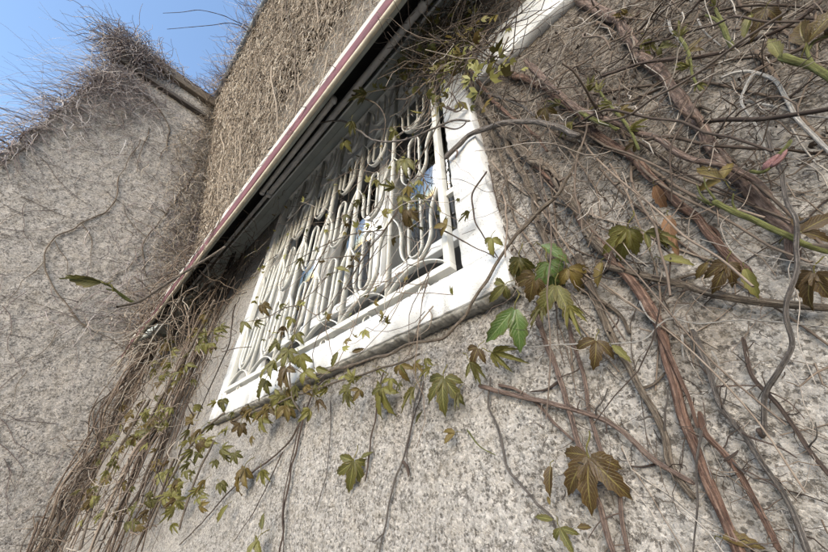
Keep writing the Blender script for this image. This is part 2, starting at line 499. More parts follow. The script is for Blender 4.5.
house = tag(empty('house', (0, 0, 0)), 'tall roughcast house wall overgrown with creeper around a barred window', 'house')

def axis(segs):
    out = []
    for a, b, s0, s1 in segs:
        x = a
        while x < b - 1e-6:
            out.append(x)
            t = (x - a) / (b - a)
            x += s0 + (s1 - s0) * t
    out.append(segs[-1][1])
    return np.array(out)

def wall_h(X, Z):
    fine = np.clip((X + 4.0) / 3.0, 0.15, 1)
    h = 0.0040 * (vnoise(X * 7, Z * 7, 1) - 0.5) + 0.0026 * (vnoise(X * 31, Z * 31, 2) - 0.5)
    c = cells(X * 75, Z * 75, 3)
    h += fine * (0.0034 * (0.5 - np.clip(c, 0, 1)) + 0.0056 * (vnoise(X * 110, Z * 110, 4) - 0.5))
    p = np.clip(vnoise(X * 70, Z * 62, 6) - 0.66, 0, 1) * 3.0
    return h - fine * 0.006 * p

xs = axis([(WX - 0.35, -4.0, 0.07, 0.035), (-4.0, -2.2, 0.035, 0.016), (-2.2, -1.0, 0.016, 0.0055), (-1.0, 0.62, 0.0055, 0.0055), (0.62, 6.0, 0.008, 0.35)])
zs = axis([(0.0, 1.36, 0.2, 0.01), (1.36, 2.6, 0.0055, 0.0055), (2.6, 3.6, 0.0062, 0.010), (3.6, 5.0, 0.012, 0.05), (5.0, H, 0.05, 0.09)])
for v_ in (OX0, OX1): xs[np.argmin(abs(xs - v_))] = v_
for v_ in (OZ0, OZ1): zs[np.argmin(abs(zs - v_))] = v_
GX, GZ = np.meshgrid(xs, zs)
GY = -wall_h(GX, GZ)
V = np.stack([GX, GY, GZ], -1).reshape(-1, 3)
nx, nz = len(xs), len(zs)
idx = np.arange(nx * nz).reshape(nz, nx)
F = np.stack([idx[:-1, :-1], idx[:-1, 1:], idx[1:, 1:], idx[1:, :-1]], -1)
xm = (xs[:-1] + xs[1:]) / 2; zm = (zs[:-1] + zs[1:]) / 2
inside = ((zm[:, None] > OZ0) & (zm[:, None] < OZ1) & (xm[None, :] > OX0) & (xm[None, :] < OX1))
F = F[~inside].reshape(-1, 4)
# plain flanks and back so that the house is a closed body
n0 = len(V)
ext = np.array([(WX, 0.05, 0), (6, 0.02, 0), (6, 9, 0), (WX, 9, 0), (WX, 0.05, H), (6, 0.02, H), (6, 9, H), (WX, 9, H)])
V = np.vstack([V, ext])
F = np.vstack([F, n0 + np.array([(1, 2, 6, 5), (2, 3, 7, 6), (3, 0, 4, 7)])])
wall_me = mesh('wall', V, F, True)
# uneven darker patch right of the window, thinning downwards; drip stains under sill
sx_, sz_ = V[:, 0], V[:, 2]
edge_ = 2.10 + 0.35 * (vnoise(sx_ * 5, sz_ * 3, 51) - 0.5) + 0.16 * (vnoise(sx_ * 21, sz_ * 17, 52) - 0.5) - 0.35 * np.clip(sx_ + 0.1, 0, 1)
dark_patch_ = np.clip((sz_ - edge_) / 0.34, 0, 1) * np.clip((sx_ + 0.34) / 0.1, 0, 1) * (0.65 + 0.35 * vnoise(sx_ * 30, sz_ * 24, 53))
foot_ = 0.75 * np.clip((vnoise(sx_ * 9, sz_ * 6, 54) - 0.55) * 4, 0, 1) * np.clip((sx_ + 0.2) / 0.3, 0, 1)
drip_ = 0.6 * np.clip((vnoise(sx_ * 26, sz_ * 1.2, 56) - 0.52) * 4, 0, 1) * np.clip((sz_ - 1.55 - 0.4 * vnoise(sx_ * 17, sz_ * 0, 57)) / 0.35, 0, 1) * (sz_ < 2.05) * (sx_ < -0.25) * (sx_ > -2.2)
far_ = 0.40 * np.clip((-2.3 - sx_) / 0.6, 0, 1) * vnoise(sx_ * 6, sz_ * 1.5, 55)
al_ = wall_me.attributes.new('dark_mask', 'FLOAT', 'POINT')
al_.data.foreach_set('value', np.clip(np.maximum(np.maximum(dark_patch_, foot_), np.maximum(far_, drip_)), 0, 1).astype(np.float32))
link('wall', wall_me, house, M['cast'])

# window surround: painted plaster band, proud of the wall
sur = link('window_surround', mesh('window_surround', *box_data(-2.185, -0.265, -0.048, 0.13, OZ1, 3.93, 0.006)), house, M['white'])
def worn_bar(name, parent, x0, x1, z0, z1, y0, y1, nlen, along, seed, mat):
    """plaster bar with slightly uneven arrises"""
    n = nlen
    t = np.linspace(0, 1, n)
    prof = [(0, 0), (0.0, 1.0), (0.04, 1.0), (1, 1), (1, 0)]
    # cross-section corners (a across width, b depth 0 = front)
    ring = [(0.018, 0.0), (0.0, 0.012), (0.0, 1.0), (1.0, 1.0), (1.0, 0.012), (0.982, 0.0)]
    V = []
    for i, ti in enumerate(t):
        for j, (a, b) in enumerate(ring):
            w = 0.0035 * (vnoise(np.array([ti * nlen * 0.35]), np.array([j * 7.1]), seed)[0] - 0.5) * (1 if b < 0.5 else 0)
            w2 = 0.005 * (vnoise(np.array([ti * nlen * 0.5]), np.array([j * 3.7 + 40]), seed)[0] - 0.5) * (1 if b < 0.5 else 0)
            if along == 'z':
                V.append((x0 + (x1 - x0) * a + w2, y0 + (y1 - y0) * b + w, z0 + (z1 - z0) * ti))
            else:
                V.append((x0 + (x1 - x0) * ti, y0 + (y1 - y0) * b + w, z0 + (z1 - z0) * a + w2))
    k = len(ring)
    F = []
    for i in range(n - 1):
        for j in range(k):
            q = (i * k + j, i * k + (j + 1) % k, (i + 1) * k + (j + 1) % k, (i + 1) * k + j)
            F.append(q if along == 'x' else q[::-1])
    F.append(tuple(range(k))[::-1] if along == 'x' else tuple(range(k)))
    F.append(tuple((n - 1) * k + j for j in range(k)) if along == 'x' else tuple((n - 1) * k + j for j in range(k))[::-1])
    return link(name, mesh(name, V, F), parent, mat)
worn_bar('jamb', sur, OX1 - 0.004, -0.268, 2.1362, OZ1 - 0.002, -0.05, 0.12, 180, 'z', 3, M['white'])
worn_bar('jamb', sur, -2.18, OX0 + 0.004, 2.1362, OZ1 - 0.002, -0.05, 0.12, 120, 'z', 5, M['white'])
sill = worn_bar('sill', sur, -2.195, -0.262, 2.024, 2.135, -0.053, 0.12, 200, 'x', 8, M['white'])
# crumbling raw edge under the sill
xs_ = np.linspace(-2.19, -0.264, 420)
Ve = []; Fe = []
for i, x in enumerate(xs_):
    h1 = 0.003 + 0.007 * vnoise(np.array([x * 60]), np.array([1.0]), 21)[0] + 0.008 * vnoise(np.array([x * 190]), np.array([4.0]), 22)[0]
    yf = -0.049 + 0.004 * vnoise(np.array([x * 90]), np.array([9.0]), 23)[0]
    yb = -0.044 + 0.016 * vnoise(np.array([x * 120]), np.array([9.0]), 24)[0]
    Ve += [(x, yf, 2.0222), (x, yf + 0.006, 2.0222 - h1 * 0.55), (x, yb + 0.012, 2.0222 - h1), (x, 0.012, 2.0222 - h1 * 0.5), (x, 0.012, 2.0222)]
    if i:
        a = (i - 1) * 5; b = i * 5
        Fe += [(a + j, a + (j + 1) % 5, b + (j + 1) % 5, b + j) for j in range(5)]
link('sill_edge', mesh('sill_edge', Ve, Fe), sur, M['rough_edge'])
# white string course running on to the right of the window
worn_bar('string_course', house, -0.2655, 5.9, 3.015, 3.262, -0.040, 0.03, 420, 'x', 14, M['white'])

# window behind the grille
win = link('window', mesh('window', *box_data(OX0, OX1, 0.075, 0.125, OZ0, OZ0 + 0.022, 0.003)), house, M['sash'])
def wbox(n, *a): return box(n, win, M['sash'], *a, 0.003)
wbox('frame', OX0, OX1, 0.074, 0.126, OZ1 - 0.06, OZ1)
wbox('frame', OX0, OX0 + 0.055, 0.072, 0.124, OZ0 + 0.023, OZ1 - 0.061)
wbox('frame', OX1 - 0.03, OX1, 0.072, 0.124, OZ0 + 0.023, OZ1 - 0.061)
TZ = 2.375
wbox('transom', OX0 + 0.056, OX1 - 0.031, 0.066, 0.122, TZ, TZ + 0.05)
mull = [-0.93, -1.50]
for mx_ in mull:
    wbox('mullion', mx_ - 0.035, mx_ + 0.035, 0.070, 0.121, TZ + 0.052, OZ1 - 0.061)
edges = [OX0 + 0.056] + [q for m_ in sorted(mull) for q in (m_ - 0.035, m_ + 0.035)] + [OX1 - 0.031]
for i in range(0, len(edges), 2):
    box('pane', win, M['glass'], edges[i], edges[i + 1], 0.098, 0.102, TZ + 0.052, OZ1 - 0.062)
box('pane', win, M['glass'], OX0 + 0.056, OX1 - 0.031, 0.098, 0.102, OZ0 + 0.023, TZ - 0.001)
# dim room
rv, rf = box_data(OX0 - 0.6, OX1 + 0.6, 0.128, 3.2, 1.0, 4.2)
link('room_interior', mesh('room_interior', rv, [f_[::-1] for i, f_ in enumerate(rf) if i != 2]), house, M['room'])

# eaves: soffit boards, fascia, gutter, roof
EY = -1.27
sof = box('soffit', house, M['soffit'], WX + 0.01, 6.2, EY + 0.05, 0.02, H, H + 0.05)
nb = 9
for i in range(nb):
    y0 = EY + 0.06 + i * (1.26 / nb)
    box('board', sof, M['soffit'], WX + 0.02, 6.15, y0, y0 + 1.26 / nb - 0.012, H - 0.018, H - 0.001)
box('fascia', house, M['soffit'], WX + 0.01, 6.2, EY + 0.02, EY + 0.047, H - 0.03, H + 0.16)
a = np.linspace(math.pi, 2 * math.pi, 9)
gv = []; 
for x in (WX + 0.005, 6.2):
    for r_ in (0.065, 0.060):
        gv += [(x, EY - 0.048 + r_ * math.cos(t), H + 0.14 + r_ * math.sin(t)) for t in a]
gf = []
for j in range(8):
    gf += [(j, j + 1, 18 + j + 1, 18 + j), (9 + j + 1, 9 + j, 27 + j, 27 + j + 1)]
gf += [(0, 18, 27, 9), (8, 17, 35, 26)]
link('gutter', mesh('gutter', gv, gf, True), house, M['gutter'])
link('roof', mesh('roof', [(WX + 0.01, EY - 0.02, H + 0.17), (6.3, EY - 0.02, H + 0.17), (6.3, 4.5, H + 1.9), (WX + 0.01, 4.5, H + 1.9), (6.3, 9.3, H + 0.17), (WX + 0.01, 9.3, H + 0.17)],
     [(0, 1, 2, 3), (3, 2, 4, 5), (0, 3, 5), (1, 4, 2), (0, 5, 4, 1)]), house, M['tile'])

# projecting wing
WY = -3.05
wing = tag(empty('house_wing', (WX, WY, 0)), 'speckled roughcast wing projecting at left under a thatch of dead vines', 'house wing')
WT = 10.58
ys = np.linspace(WY, 0.25, 150); zs2 = np.linspace(0, 9.80, 420)
GY2, GZ2 = np.meshgrid(ys, zs2)
hh = 0.018 * (vnoise(GY2 * 3, GZ2 * 3, 31) - 0.5) + 0.016 * (vnoise(GY2 * 17, GZ2 * 17, 32) - 0.5)
Vw = np.stack([WX + hh, GY2, GZ2], -1).reshape(-1, 3)
idx = np.arange(Vw.shape[0]).reshape(len(zs2), len(ys))
Fw = np.stack([idx[:-1, :-1], idx[:-1, 1:], idx[1:, 1:], idx[1:, :-1]], -1).reshape(-1, 4)
n0 = len(Vw)
Vw = np.vstack([Vw, np.array([(WX, WY, 0), (-14, WY, 0), (-14, 0, 0), (WX, WY, 9.8), (-14, WY, 9.8), (-14, 0, 9.8)])])
Fw = np.vstack([Fw, n0 + np.array([(0, 3, 4, 1), (1, 4, 5, 2)])])
OFFW = (WX, WY, 0)
link('wall', mesh('wing_wall', Vw, Fw, True, off=OFFW), wing, M['cast_far'])
box('frieze', wing, M['cast_far'], -14, WX + 0.04, WY - 0.04, 0.0, 9.86, 10.30, off=OFFW)
box('moulding', wing, M['mould'], -14, WX + 0.12, WY - 0.10, 0.0, 9.79, 9.88, 0.01, off=OFFW)
box('cornice', wing, M['soffit'], -14, WX + 0.16, WY - 0.16, 0.0, 10.31, WT, 0.02, off=OFFW)
box('roof', wing, M['tile'], -14, WX + 0.12, WY - 0.12, 0.0, WT + 0.003, WT + 0.07, off=OFFW)

# ------------------------------------------------------------------ window grille
GS = 0.024                                    # depth of the bars, front to back
GY0 = -0.062
GX0, GX1, GZ0 = -2.045, -0.43, 2.163
NM, NR = 6, 4
GW, GH = (GX1 - GX0) / NM, 0.405
GTOP = GZ0 + NR * GH
grille = tag(empty('window_grille', (GX0, GY0, GZ0)), 'cream wrought iron window grille of looped flat bars', 'window grille')

def flat_bar(pts, th, y0, y1, closed=False):
    """flat bar on edge: path in x, z; thickness th in the plane; depth y0..y1; tiny chamfer on the front"""
    P = np.asarray(pts, dtype=float)
    if closed:
        T = np.roll(P, -1, 0) - np.roll(P, 1, 0)
    else:
        T = np.gradient(P, axis=0)
    T /= np.linalg.norm(T, axis=1)[:, None] + 1e-12
    Nn = np.stack([-T[:, 1], T[:, 0]], -1)
    c = th * 0.22
    sec = [(-th / 2 + c, y0), (-th / 2, y0 + c), (-th / 2, y1), (th / 2, y1), (th / 2, y0 + c), (th / 2 - c, y0)]
    V = []
    for p, nn in zip(P, Nn):
        for o_, y in sec:
            V.append((p[0] + nn[0] * o_, y, p[1] + nn[1] * o_))
    k = len(sec); n = len(P); F = []
    for i in range(n if closed else n - 1):
        j2 = (i + 1) % n
        for j in range(k):
            F.append((i * k + j, j2 * k + j, j2 * k + (j + 1) % k, i * k + (j + 1) % k))
    if not closed:
        F.append(tuple(range(k))); F.append(tuple((n - 1) * k + j for j in range(k))[::-1])
    return V, F

def sp2(pts, n=10):
    P = np.array([(p[0], p[1], 0) for p in pts], dtype=float)
    return spline(P, 0.008)[:, :2]

w, h = GW, GH
arch = [(w * t, 0.066 * (math.sin(math.pi * t) ** 0.8)) for t in np.linspace(0.0, 1.0, 25)]
vase = sp2([(0.004, h - 0.004), (0.06 * w, 0.93 * h), (0.15 * w, 0.83 * h), (0.215 * w, 0.71 * h), (0.235 * w, 0.58 * h), (0.235 * w, 0.46 * h),
            (0.28 * w, 0.35 * h), (0.39 * w, 0.25 * h), (0.5 * w, 0.218 * h), (0.61 * w, 0.25 * h), (0.72 * w, 0.35 * h),
            (0.765 * w, 0.46 * h), (0.765 * w, 0.58 * h), (0.785 * w, 0.71 * h), (0.85 * w, 0.83 * h), (0.94 * w, 0.93 * h), (w - 0.004, h - 0.004)])
lw_ = 0.115 * w
hair = []
for t in np.linspace(0, math.pi, 11): hair.append((0.5 * w + lw_ * math.cos(t), 0.92 * h + lw_ * 1.3 * math.sin(t)))
for t in np.linspace(math.pi, 2 * math.pi, 11): hair.append((0.5 * w + lw_ * math.cos(t), 0.38 * h + lw_ * 1.25 * math.sin(t)))
hv = []
for i in range(len(hair)):                               # more points on the straight legs
    a_, b_ = np.array(hair[i]), np.array(hair[(i + 1) % len(hair)])
    hv.append(a_)
    if np.linalg.norm(b_ - a_) > 0.03: hv += [a_ + (b_ - a_) * q for q in (0.25, 0.5, 0.75)]
me_arch = mesh('arch_bar', *flat_bar(arch, 0.0042, 0.002, GS - 0.002)); me_arch.materials.append(M['iron'])
me_vase = mesh('vase_bar', *flat_bar(vase, 0.0042, 0.002, GS - 0.004)); me_vase.materials.append(M['iron'])
me_hair = mesh('loop_bar', *flat_bar(hv, 0.0040, 0.004, GS - 0.005, True)); me_hair.materials.append(M['iron'])
me_str = mesh('straight_bar', *flat_bar([(0, 0.012), (0.0007, GTOP * 0.25 - GZ0 * 0.25), (0, GTOP - GZ0 - 0.012)], 0.008, 0.0, GS)); me_str.materials.append(M['iron'])
sc_pts = [(0.021 * math.cos(t), -0.021 + 0.021 * math.sin(t)) for t in np.linspace(math.radians(60), math.radians(395), 20)]
me_scr = mesh('scroll_foot', *flat_bar(sc_pts, 0.005, 0.008, GS - 0.010)); me_scr.materials.append(M['iron'])
for i in range(NM):
    for j in range(NR):
        for nm, me_ in (('arch_bar', me_arch), ('vase_bar', me_vase), ('loop_bar', me_hair)):
            if nm == 'arch_bar' and j > 0: continue
            o = link(nm, me_, grille)
            o.location = (i * GW, random.uniform(-0.001, 0.001), j * GH + (0.011 if nm == 'arch_bar' and j == 0 else 0.0))
            o.rotation_euler = (random.uniform(-0.006, 0.006), random.uniform(-0.006, 0.006), random.uniform(-0.006, 0.006))
    if i:
        link('straight_bar', me_str, grille).location = (i * GW, 0, 0)
    o = link('scroll_foot', me_scr, grille); o.location = (i * GW + GW * 0.62, 0, -0.011)
for nm, x0, x1, z0, z1 in (('frame_bar', -0.011, GX1 - GX0 + 0.011, -0.011, 0.011), ('frame_bar', -0.011, GX1 - GX0 + 0.011, GTOP - GZ0 - 0.011, GTOP - GZ0 + 0.011),
                           ('frame_bar', -0.0105, 0.0105, 0.0115, GTOP - GZ0 - 0.0115), ('frame_bar', GX1 - GX0 - 0.0105, GX1 - GX0 + 0.0105, 0.0115, GTOP - GZ0 - 0.0115)):
    box(nm, grille, M['iron'], x0, x1, -0.004, GS + 0.004, z0, z1, 0.002)
for z in (0.3, 1.3):
    for x, sx in ((-0.045, 1), (GX1 - GX0 + 0.012, 1)):
        box('bracket', grille, M['iron'], x, x + 0.033, 0.012, 0.030, z, z + 0.022, 0.002)

# ------------------------------------------------------------------ awning
AL, AR = -5.9, 0.30
awn = tag(empty('awning', (AL, 0, 3.7)), 'half-closed folding awning with faded maroon and white valance above the window', 'awning')
AO = (AL, 0, 3.7)
box('wall_plate', awn, M['cassette'], AL, AR, -0.105, -0.012, 3.845, 3.99, 0.004, off=AO)
box('cover_strip', awn, M['sash'], AL, AR, -0.168, -0.157, 3.80, 3.845, 0.002, off=AO)
box('roller_housing', awn, M['cassette'], AL, AR, -0.156, -0.107, 3.835, 4.02, 0.004, off=AO)
# fabric slope, sagging a little between housing and front rail
def sheet(name, mat, prof, x0, x1, n, th, off, wav=0.0):
    Vt = []; X = np.linspace(x0, x1, n)
    k = len(prof)
    for x in X:
        for side in (0, 1):
            for j, (y, z) in enumerate(prof):
                wv = wav * math.sin(x * 5.1 + j) * math.sin(math.pi * j / max(1, k - 1))
                Vt.append((x, y - (th if side else 0), z + wv + (th * 0.4 if side else 0)))
    Ft = []
    for i in range(n - 1):
        A = i * 2 * k; B = (i + 1) * 2 * k
        for j in range(k - 1):
            Ft.append((A + j, B + j, B + j + 1, A + j + 1))
            Ft.append((A + k + j + 1, B + k + j + 1, B + k + j, A + k + j))
        Ft.append((A, A + k, B + k, B)); Ft.append((A + k - 1, B + k - 1, B + 2 * k - 1, A + 2 * k - 1))
    for A in (0, (n - 1) * 2 * k):
        for j in range(k - 1): Ft.append((A + j, A + j + 1, A + k + j + 1, A + k + j))
    return link(name, mesh(name, Vt, Ft, off=off), awn, mat)
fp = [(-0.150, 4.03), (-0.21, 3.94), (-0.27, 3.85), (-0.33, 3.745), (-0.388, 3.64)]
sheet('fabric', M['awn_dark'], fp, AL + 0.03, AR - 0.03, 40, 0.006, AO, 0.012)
# valance: white field, maroon stripe proud of it, cream hem rod; front rail behind
def vz(t): return (-0.402 + 0.010 * t, 3.622 - 0.345 * t)
def strip(name, mat, t0, t1, d):
    pr = [(vz(t)[0] - d, vz(t)[1]) for t in np.linspace(t0, t1, 4)]
    return sheet(name, mat, pr, AL, AR, 90, 0.004, AO, 0.007)
strip('valance', M['awn_white'], 0.0, 0.93, 0.0)
strip('stripe', M['awn_red'], 0.38, 0.82, 0.0055)
V_, F_, uv_ = tube_arrays(np.array([(x, vz(0.97)[0] - 0.004 + 0.002 * math.sin(x * 3), vz(0.97)[1] + 0.002 * math.sin(x * 4.3)) for x in np.linspace(AL, AR, 80)]), 0.0115, 10)
link('hem_rod', mesh('hem_rod', V_, F_, True, off=AO), awn, M['awn_hem'])
box('front_rail', awn, M['cassette'], AL, AR, -0.388, -0.354, 3.58, 3.63, 0.004, off=AO)
# folding arms
def arm(x0, x1, y, z, r):
    P = np.array([(x0, y, z), (x1, y - 0.02, z - 0.04)])
    P = spline(P, 0.1)
    V, F, uv = tube_arrays(P, r, 12)
    o = link('arm', mesh('arm', V, F, True, off=AO), awn, M['arm'])
    for q in (P[0], P[-1]):
        tt = np.linspace(0, 2 * math.pi, 20, endpoint=False)
        Vd = [(q[0] + r * 1.15 * math.cos(t), q[1] + r * 1.15 * math.sin(t), q[2] + dz) for dz in (-r * 1.1, r * 1.1) for t in tt]
        Vd += [(q[0] + r * 0.6 * math.cos(t), q[1] + r * 0.6 * math.sin(t), q[2] - r * 1.4) for t in tt]
        Fd = [(i, (i + 1) % 20, 20 + (i + 1) % 20, 20 + i) for i in range(20)] + [tuple(range(20, 40))] \
            + [(i, 40 + i, 40 + (i + 1) % 20, (i + 1) % 20) for i in range(20)] + [tuple(range(40, 60))[::-1]]
        link('joint', mesh('joint', Vd, Fd, off=AO), o, M['arm'])
    return o
pA = at(268, 180, 0.28); pB = (-0.30, 0, 0)
box('slat', awn, M['arm'], AL + 0.02, AR - 0.02, -0.222, -0.196, 3.765, 3.785, 0.003, off=AO)
box('slat', awn, M['cassette'], AL + 0.02, AR - 0.02, -0.350, -0.326, 3.545, 3.565, 0.003, off=AO)
arm(pA[0], pB[0], -0.235, 3.62, 0.019)
arm(pA[0] + 0.03, pB[0] - 0.65, -0.290, 3.57, 0.016)
for x in (AL - 0.012, AR + 0.001):
    link('end_cap', mesh('end_cap', [(x + dx, y, z) for dx in (0, 0.011) for y, z in ((-0.012, 4.03), (-0.16, 4.04), (-0.404, 3.645), (-0.388, 3.57), (-0.155, 3.79), (-0.012, 3.79))],
         [(0, 1, 2, 3, 4, 5), (11, 10, 9, 8, 7, 6)] + [(i, 6 + i, 6 + (i + 1) % 6, (i + 1) % 6) for i in range(6)], off=AO), awn, M['cassette'])

# ------------------------------------------------------------------ leaves
def leaflet(L, W, ang, droop, fold, base, nl=9, seed=0, twist=0.0):
    """one leaflet: verts, quads, uv; points along +y turned by ang, hanging by droop"""
    ks = [-1, -0.5, 0, 0.5, 1]
    V = []; U = []
    y = 0.0; z = 0.0; pitch = 0.15
    ypos = [(0.0, 0.0)]
    for i in range(nl):
        pitch -= droop / nl
        y += math.cos(pitch) * L / nl; z += math.sin(pitch) * L / nl
        ypos.append((y, z))
    rs = random.Random(seed)
    for i, (yy, zz) in enumerate(ypos):
        t = i / nl
        wd = W * (math.sin(math.pi * min(1, t * 0.93 + 0.05) ** 0.78) ** 0.9) * (0.0 if i == nl else 1.0) + 0.004 * L
        tooth = (1.10 if i % 2 else 0.90) if t > 0.3 else 1.0
        for kx in ks:
            x = kx * wd * (tooth if abs(kx) == 1 else 1)
            up = fold * abs(x) * 0.9 + 0.02 * L * math.sin(9 * t + kx) * abs(kx)
            x *= math.cos(fold * 0.8)
            V.append((x, yy + (0.05 * L if abs(kx) == 1 and i % 2 else 0), zz + up + twist * x * t))
            U.append((0.5 + kx * 0.5, t))
    V = np.array(V)
    c, s = math.cos(ang), math.sin(ang)
    V = np.stack([V[:, 0] * c + V[:, 1] * s, -V[:, 0] * s + V[:, 1] * c, V[:, 2]], -1) + np.array(base)
    nk = len(ks)
    F = [(i * nk + j, i * nk + j + 1, (i + 1) * nk + j + 1, (i + 1) * nk + j) for i in range(nl) for j in range(nk - 1)]
    return V, np.array(F), np.array(U)

def leaf_mesh(name, spec, mat, pet=0.5, seed=0):
    """palmate leaf, unit size; spec rows: angle deg, length, width, droop, fold"""
    Vs = []; Fs = []; Us = []; n = 0; mi = []
    for q, (ang, L, W, dr, fo) in enumerate(spec):
        V, F, U = leaflet(L, W, math.radians(ang), dr, fo, (0.03 * math.sin(math.radians(ang)), 0.03 * math.cos(math.radians(ang)), 0), seed=seed + q, twist=random.uniform(-0.3, 0.3))
        Vs.append(V); Fs.append(F + n); Us.append(U); n += len(V); mi += [0] * len(F)
    if pet > 0:
        P = spline(np.array([(0, 0.03, 0), (0.02, -0.25 * pet, 0.06), (-0.03, -0.7 * pet, 0.02), (0.02, -pet, -0.12)]), 0.06)
        V, F, uv = tube_arrays(P, 0.016, 5)
        Vs.append(V); Fs.append(F + n); Us.append(uv); n += len(V); mi += [1] * len(F)
    V = np.vstack(Vs); F = np.vstack(Fs); U = np.vstack(Us)
    me = mesh(name, V, F, True)
    me.materials.append(mat); me.materials.append(M['petiole'])
    me.polygons.foreach_set('material_index', np.array(mi, dtype=np.int32))
    l = me.uv_layers.new(name='UVMap')
    li = np.empty(len(me.loops), dtype=np.int32); me.loops.foreach_get('vertex_index', li)
    l.data.foreach_set('uv', U[li].astype(np.float32).ravel())
    return me

OPEN = [(-86, 0.55, 0.120, 1.2, 0.35), (-42, 0.84, 0.155, 1.1, 0.38), (2, 1.0, 0.175, 0.9, 0.35), (44, 0.86, 0.16, 1.1, 0.38), (88, 0.58, 0.125, 1.3, 0.35)]
DROOP = [(-62, 0.55, 0.13, 1.7, 0.5), (-28, 0.82, 0.15, 1.5, 0.55), (3, 1.0, 0.17, 1.4, 0.55), (32, 0.80, 0.15, 1.5, 0.5), (66, 0.55, 0.13, 1.8, 0.5)]
YOUNG = [(-38, 0.55, 0.095, 0.7, 0.9), (-18, 0.82, 0.11, 0.6, 1.0), (2, 1.0, 0.12, 0.4, 1.0), (20, 0.85, 0.11, 0.6, 1.0), (42, 0.55, 0.095, 0.8, 0.9)]
PAIR = [(-24, 0.95, 0.20, 0.9, 0.35), (26, 1.0, 0.21, 1.1, 0.35)]
THREE = [(-60, 0.72, 0.14, 1.3, 0.45), (-4, 1.0, 0.165, 1.1, 0.45), (54, 0.78, 0.145, 1.4, 0.5)]
ONE = [(0, 1.0, 0.2, 0.7, 0.5)]
TIP = [(-30, 0.5, 0.07, -0.6, 1.1), (-8, 0.9, 0.08, -0.4, 1.2), (14, 1.0, 0.08, -0.5, 1.2), (34, 0.6, 0.07, -0.7, 1.1)]
LEAF = {}
for kind_, sp_ in (('open', OPEN), ('droop', DROOP), ('young', YOUNG), ('pair', PAIR), ('three', THREE), ('one', ONE), ('tip', TIP)):
    for mat_ in ('bronze', 'olive', 'green', 'dryleaf'):
        for var in range(2):
            js = [(a_ + random.uniform(-7, 7), L_ * random.uniform(0.88, 1.1), W_ * random.uniform(0.9, 1.12), d_ * random.uniform(0.75, 1.3), f_ * random.uniform(0.8, 1.2)) for a_, L_, W_, d_, f_ in sp_]
            LEAF[(kind_, mat_, var)] = leaf_mesh('leaf', js, M[mat_], 0.45 if kind_ not in ('one', 'tip') else 0.22, seed=random.randint(0, 999))

def place_leaf(parent, base, p, size, ang, kind='open', mat='olive', face=0.55, roll=0.0, name='leaf'):
    """p world point of the leaf centre; ang: direction of the tip as seen in the picture (0 = right, 90 = down)"""
    p = np.asarray(p, dtype=float)
    v = p - EYE; v /= np.linalg.norm(v)
    nrm = -v * face + np.array([0, -1.0, 0.35]) * (1 - face) + RNG.normal(0, 0.13, 3)
    nrm /= np.linalg.norm(nrm)
    a_ = math.radians(ang)
    d = ROT @ np.array([math.cos(a_), -math.sin(a_), 0.0])
    d = d - nrm * (d @ nrm); d /= np.linalg.norm(d)
    x = np.cross(d, nrm)
    mm = Matrix(((x[0], d[0], nrm[0]), (x[1], d[1], nrm[1]), (x[2], d[2], nrm[2]))).to_4x4()
    mm = Matrix.Translation(Vector(p - np.asarray(base))) @ mm @ Matrix.Rotation(math.radians(roll), 4, 'Y') @ Matrix.Scale(size, 4)
    o = link(name, LEAF[(kind, mat, random.randint(0, 1))], parent)
    o.matrix_basis = mm
    return o

# ------------------------------------------------------------------ creeper stems traced on the wall
def px_path(pts, s):
    out = []
    for q in pts:
        out.append(at(q[0], q[1], q[2] if len(q) > 2 else s))
    return np.array(out)

def stem_mesh(name, parent, base, mat, wpx, pts, s=None, lump=0.10, taper=(1.0, 1.0), wob=0.0):
    c = px_path(pts, 0.02)
    r = 0.5 * wpx * (0.88 if mat != 'pale' else 0.66) * float(np.mean([mpp(q) for q in c]))
    if s is None: s = r * 0.8 + 0.003
    P = px_path(pts, s)
    k = 18 if wpx > 7 else (10 if wpx > 3.2 else 6)
    S = spline(P, max(0.004, r * 0.9))
    n = len(S)
    if wob > 0:
        L = np.linspace(0, 1, n) * n * max(0.004, r * 0.9)
        sd = random.random() * 50
        S[:, 0] += wob * (vnoise(L * 22, np.full(n, sd), 5) - 0.5)
        S[:, 1] -= wob * 0.5 * (vnoise(L * 18, np.full(n, sd + 9), 6))
        S[:, 2] += wob * (vnoise(L * 20, np.full(n, sd + 4), 7) - 0.5)
    mp_ = np.array([mpp(q) for q in S]); R_ = r * (mp_ / mp_.mean()) ** 0.75 * np.linspace(taper[0], taper[1], n)
    nod = vnoise(np.linspace(0, n * r * 14, n), np.full(n, 2.0), random.randint(0, 99))
    R_ = R_ * (1 + 0.35 * np.clip(nod - 0.72, 0, 1) / 0.28)
    R_[0] *= 0.55; R_[-1] *= 0.5
    V, F, uv = tube_arrays(S, R_, k, lump, random.randint(0, 999))
    # closed ends
    me = mesh(name, V, [tuple(f) for f in F] + [tuple(range(k))[::-1], tuple(range(len(V) - k, len(V)))], True, off=base)
    l = me.uv_layers.new(name='UVMap')
    li = np.empty(len(me.loops), dtype=np.int32); me.loops.foreach_get('vertex_index', li)
    l.data.foreach_set('uv', uv[li].astype(np.float32).ravel())
    o = link(name, me, parent, M[mat])
    return o, S, r

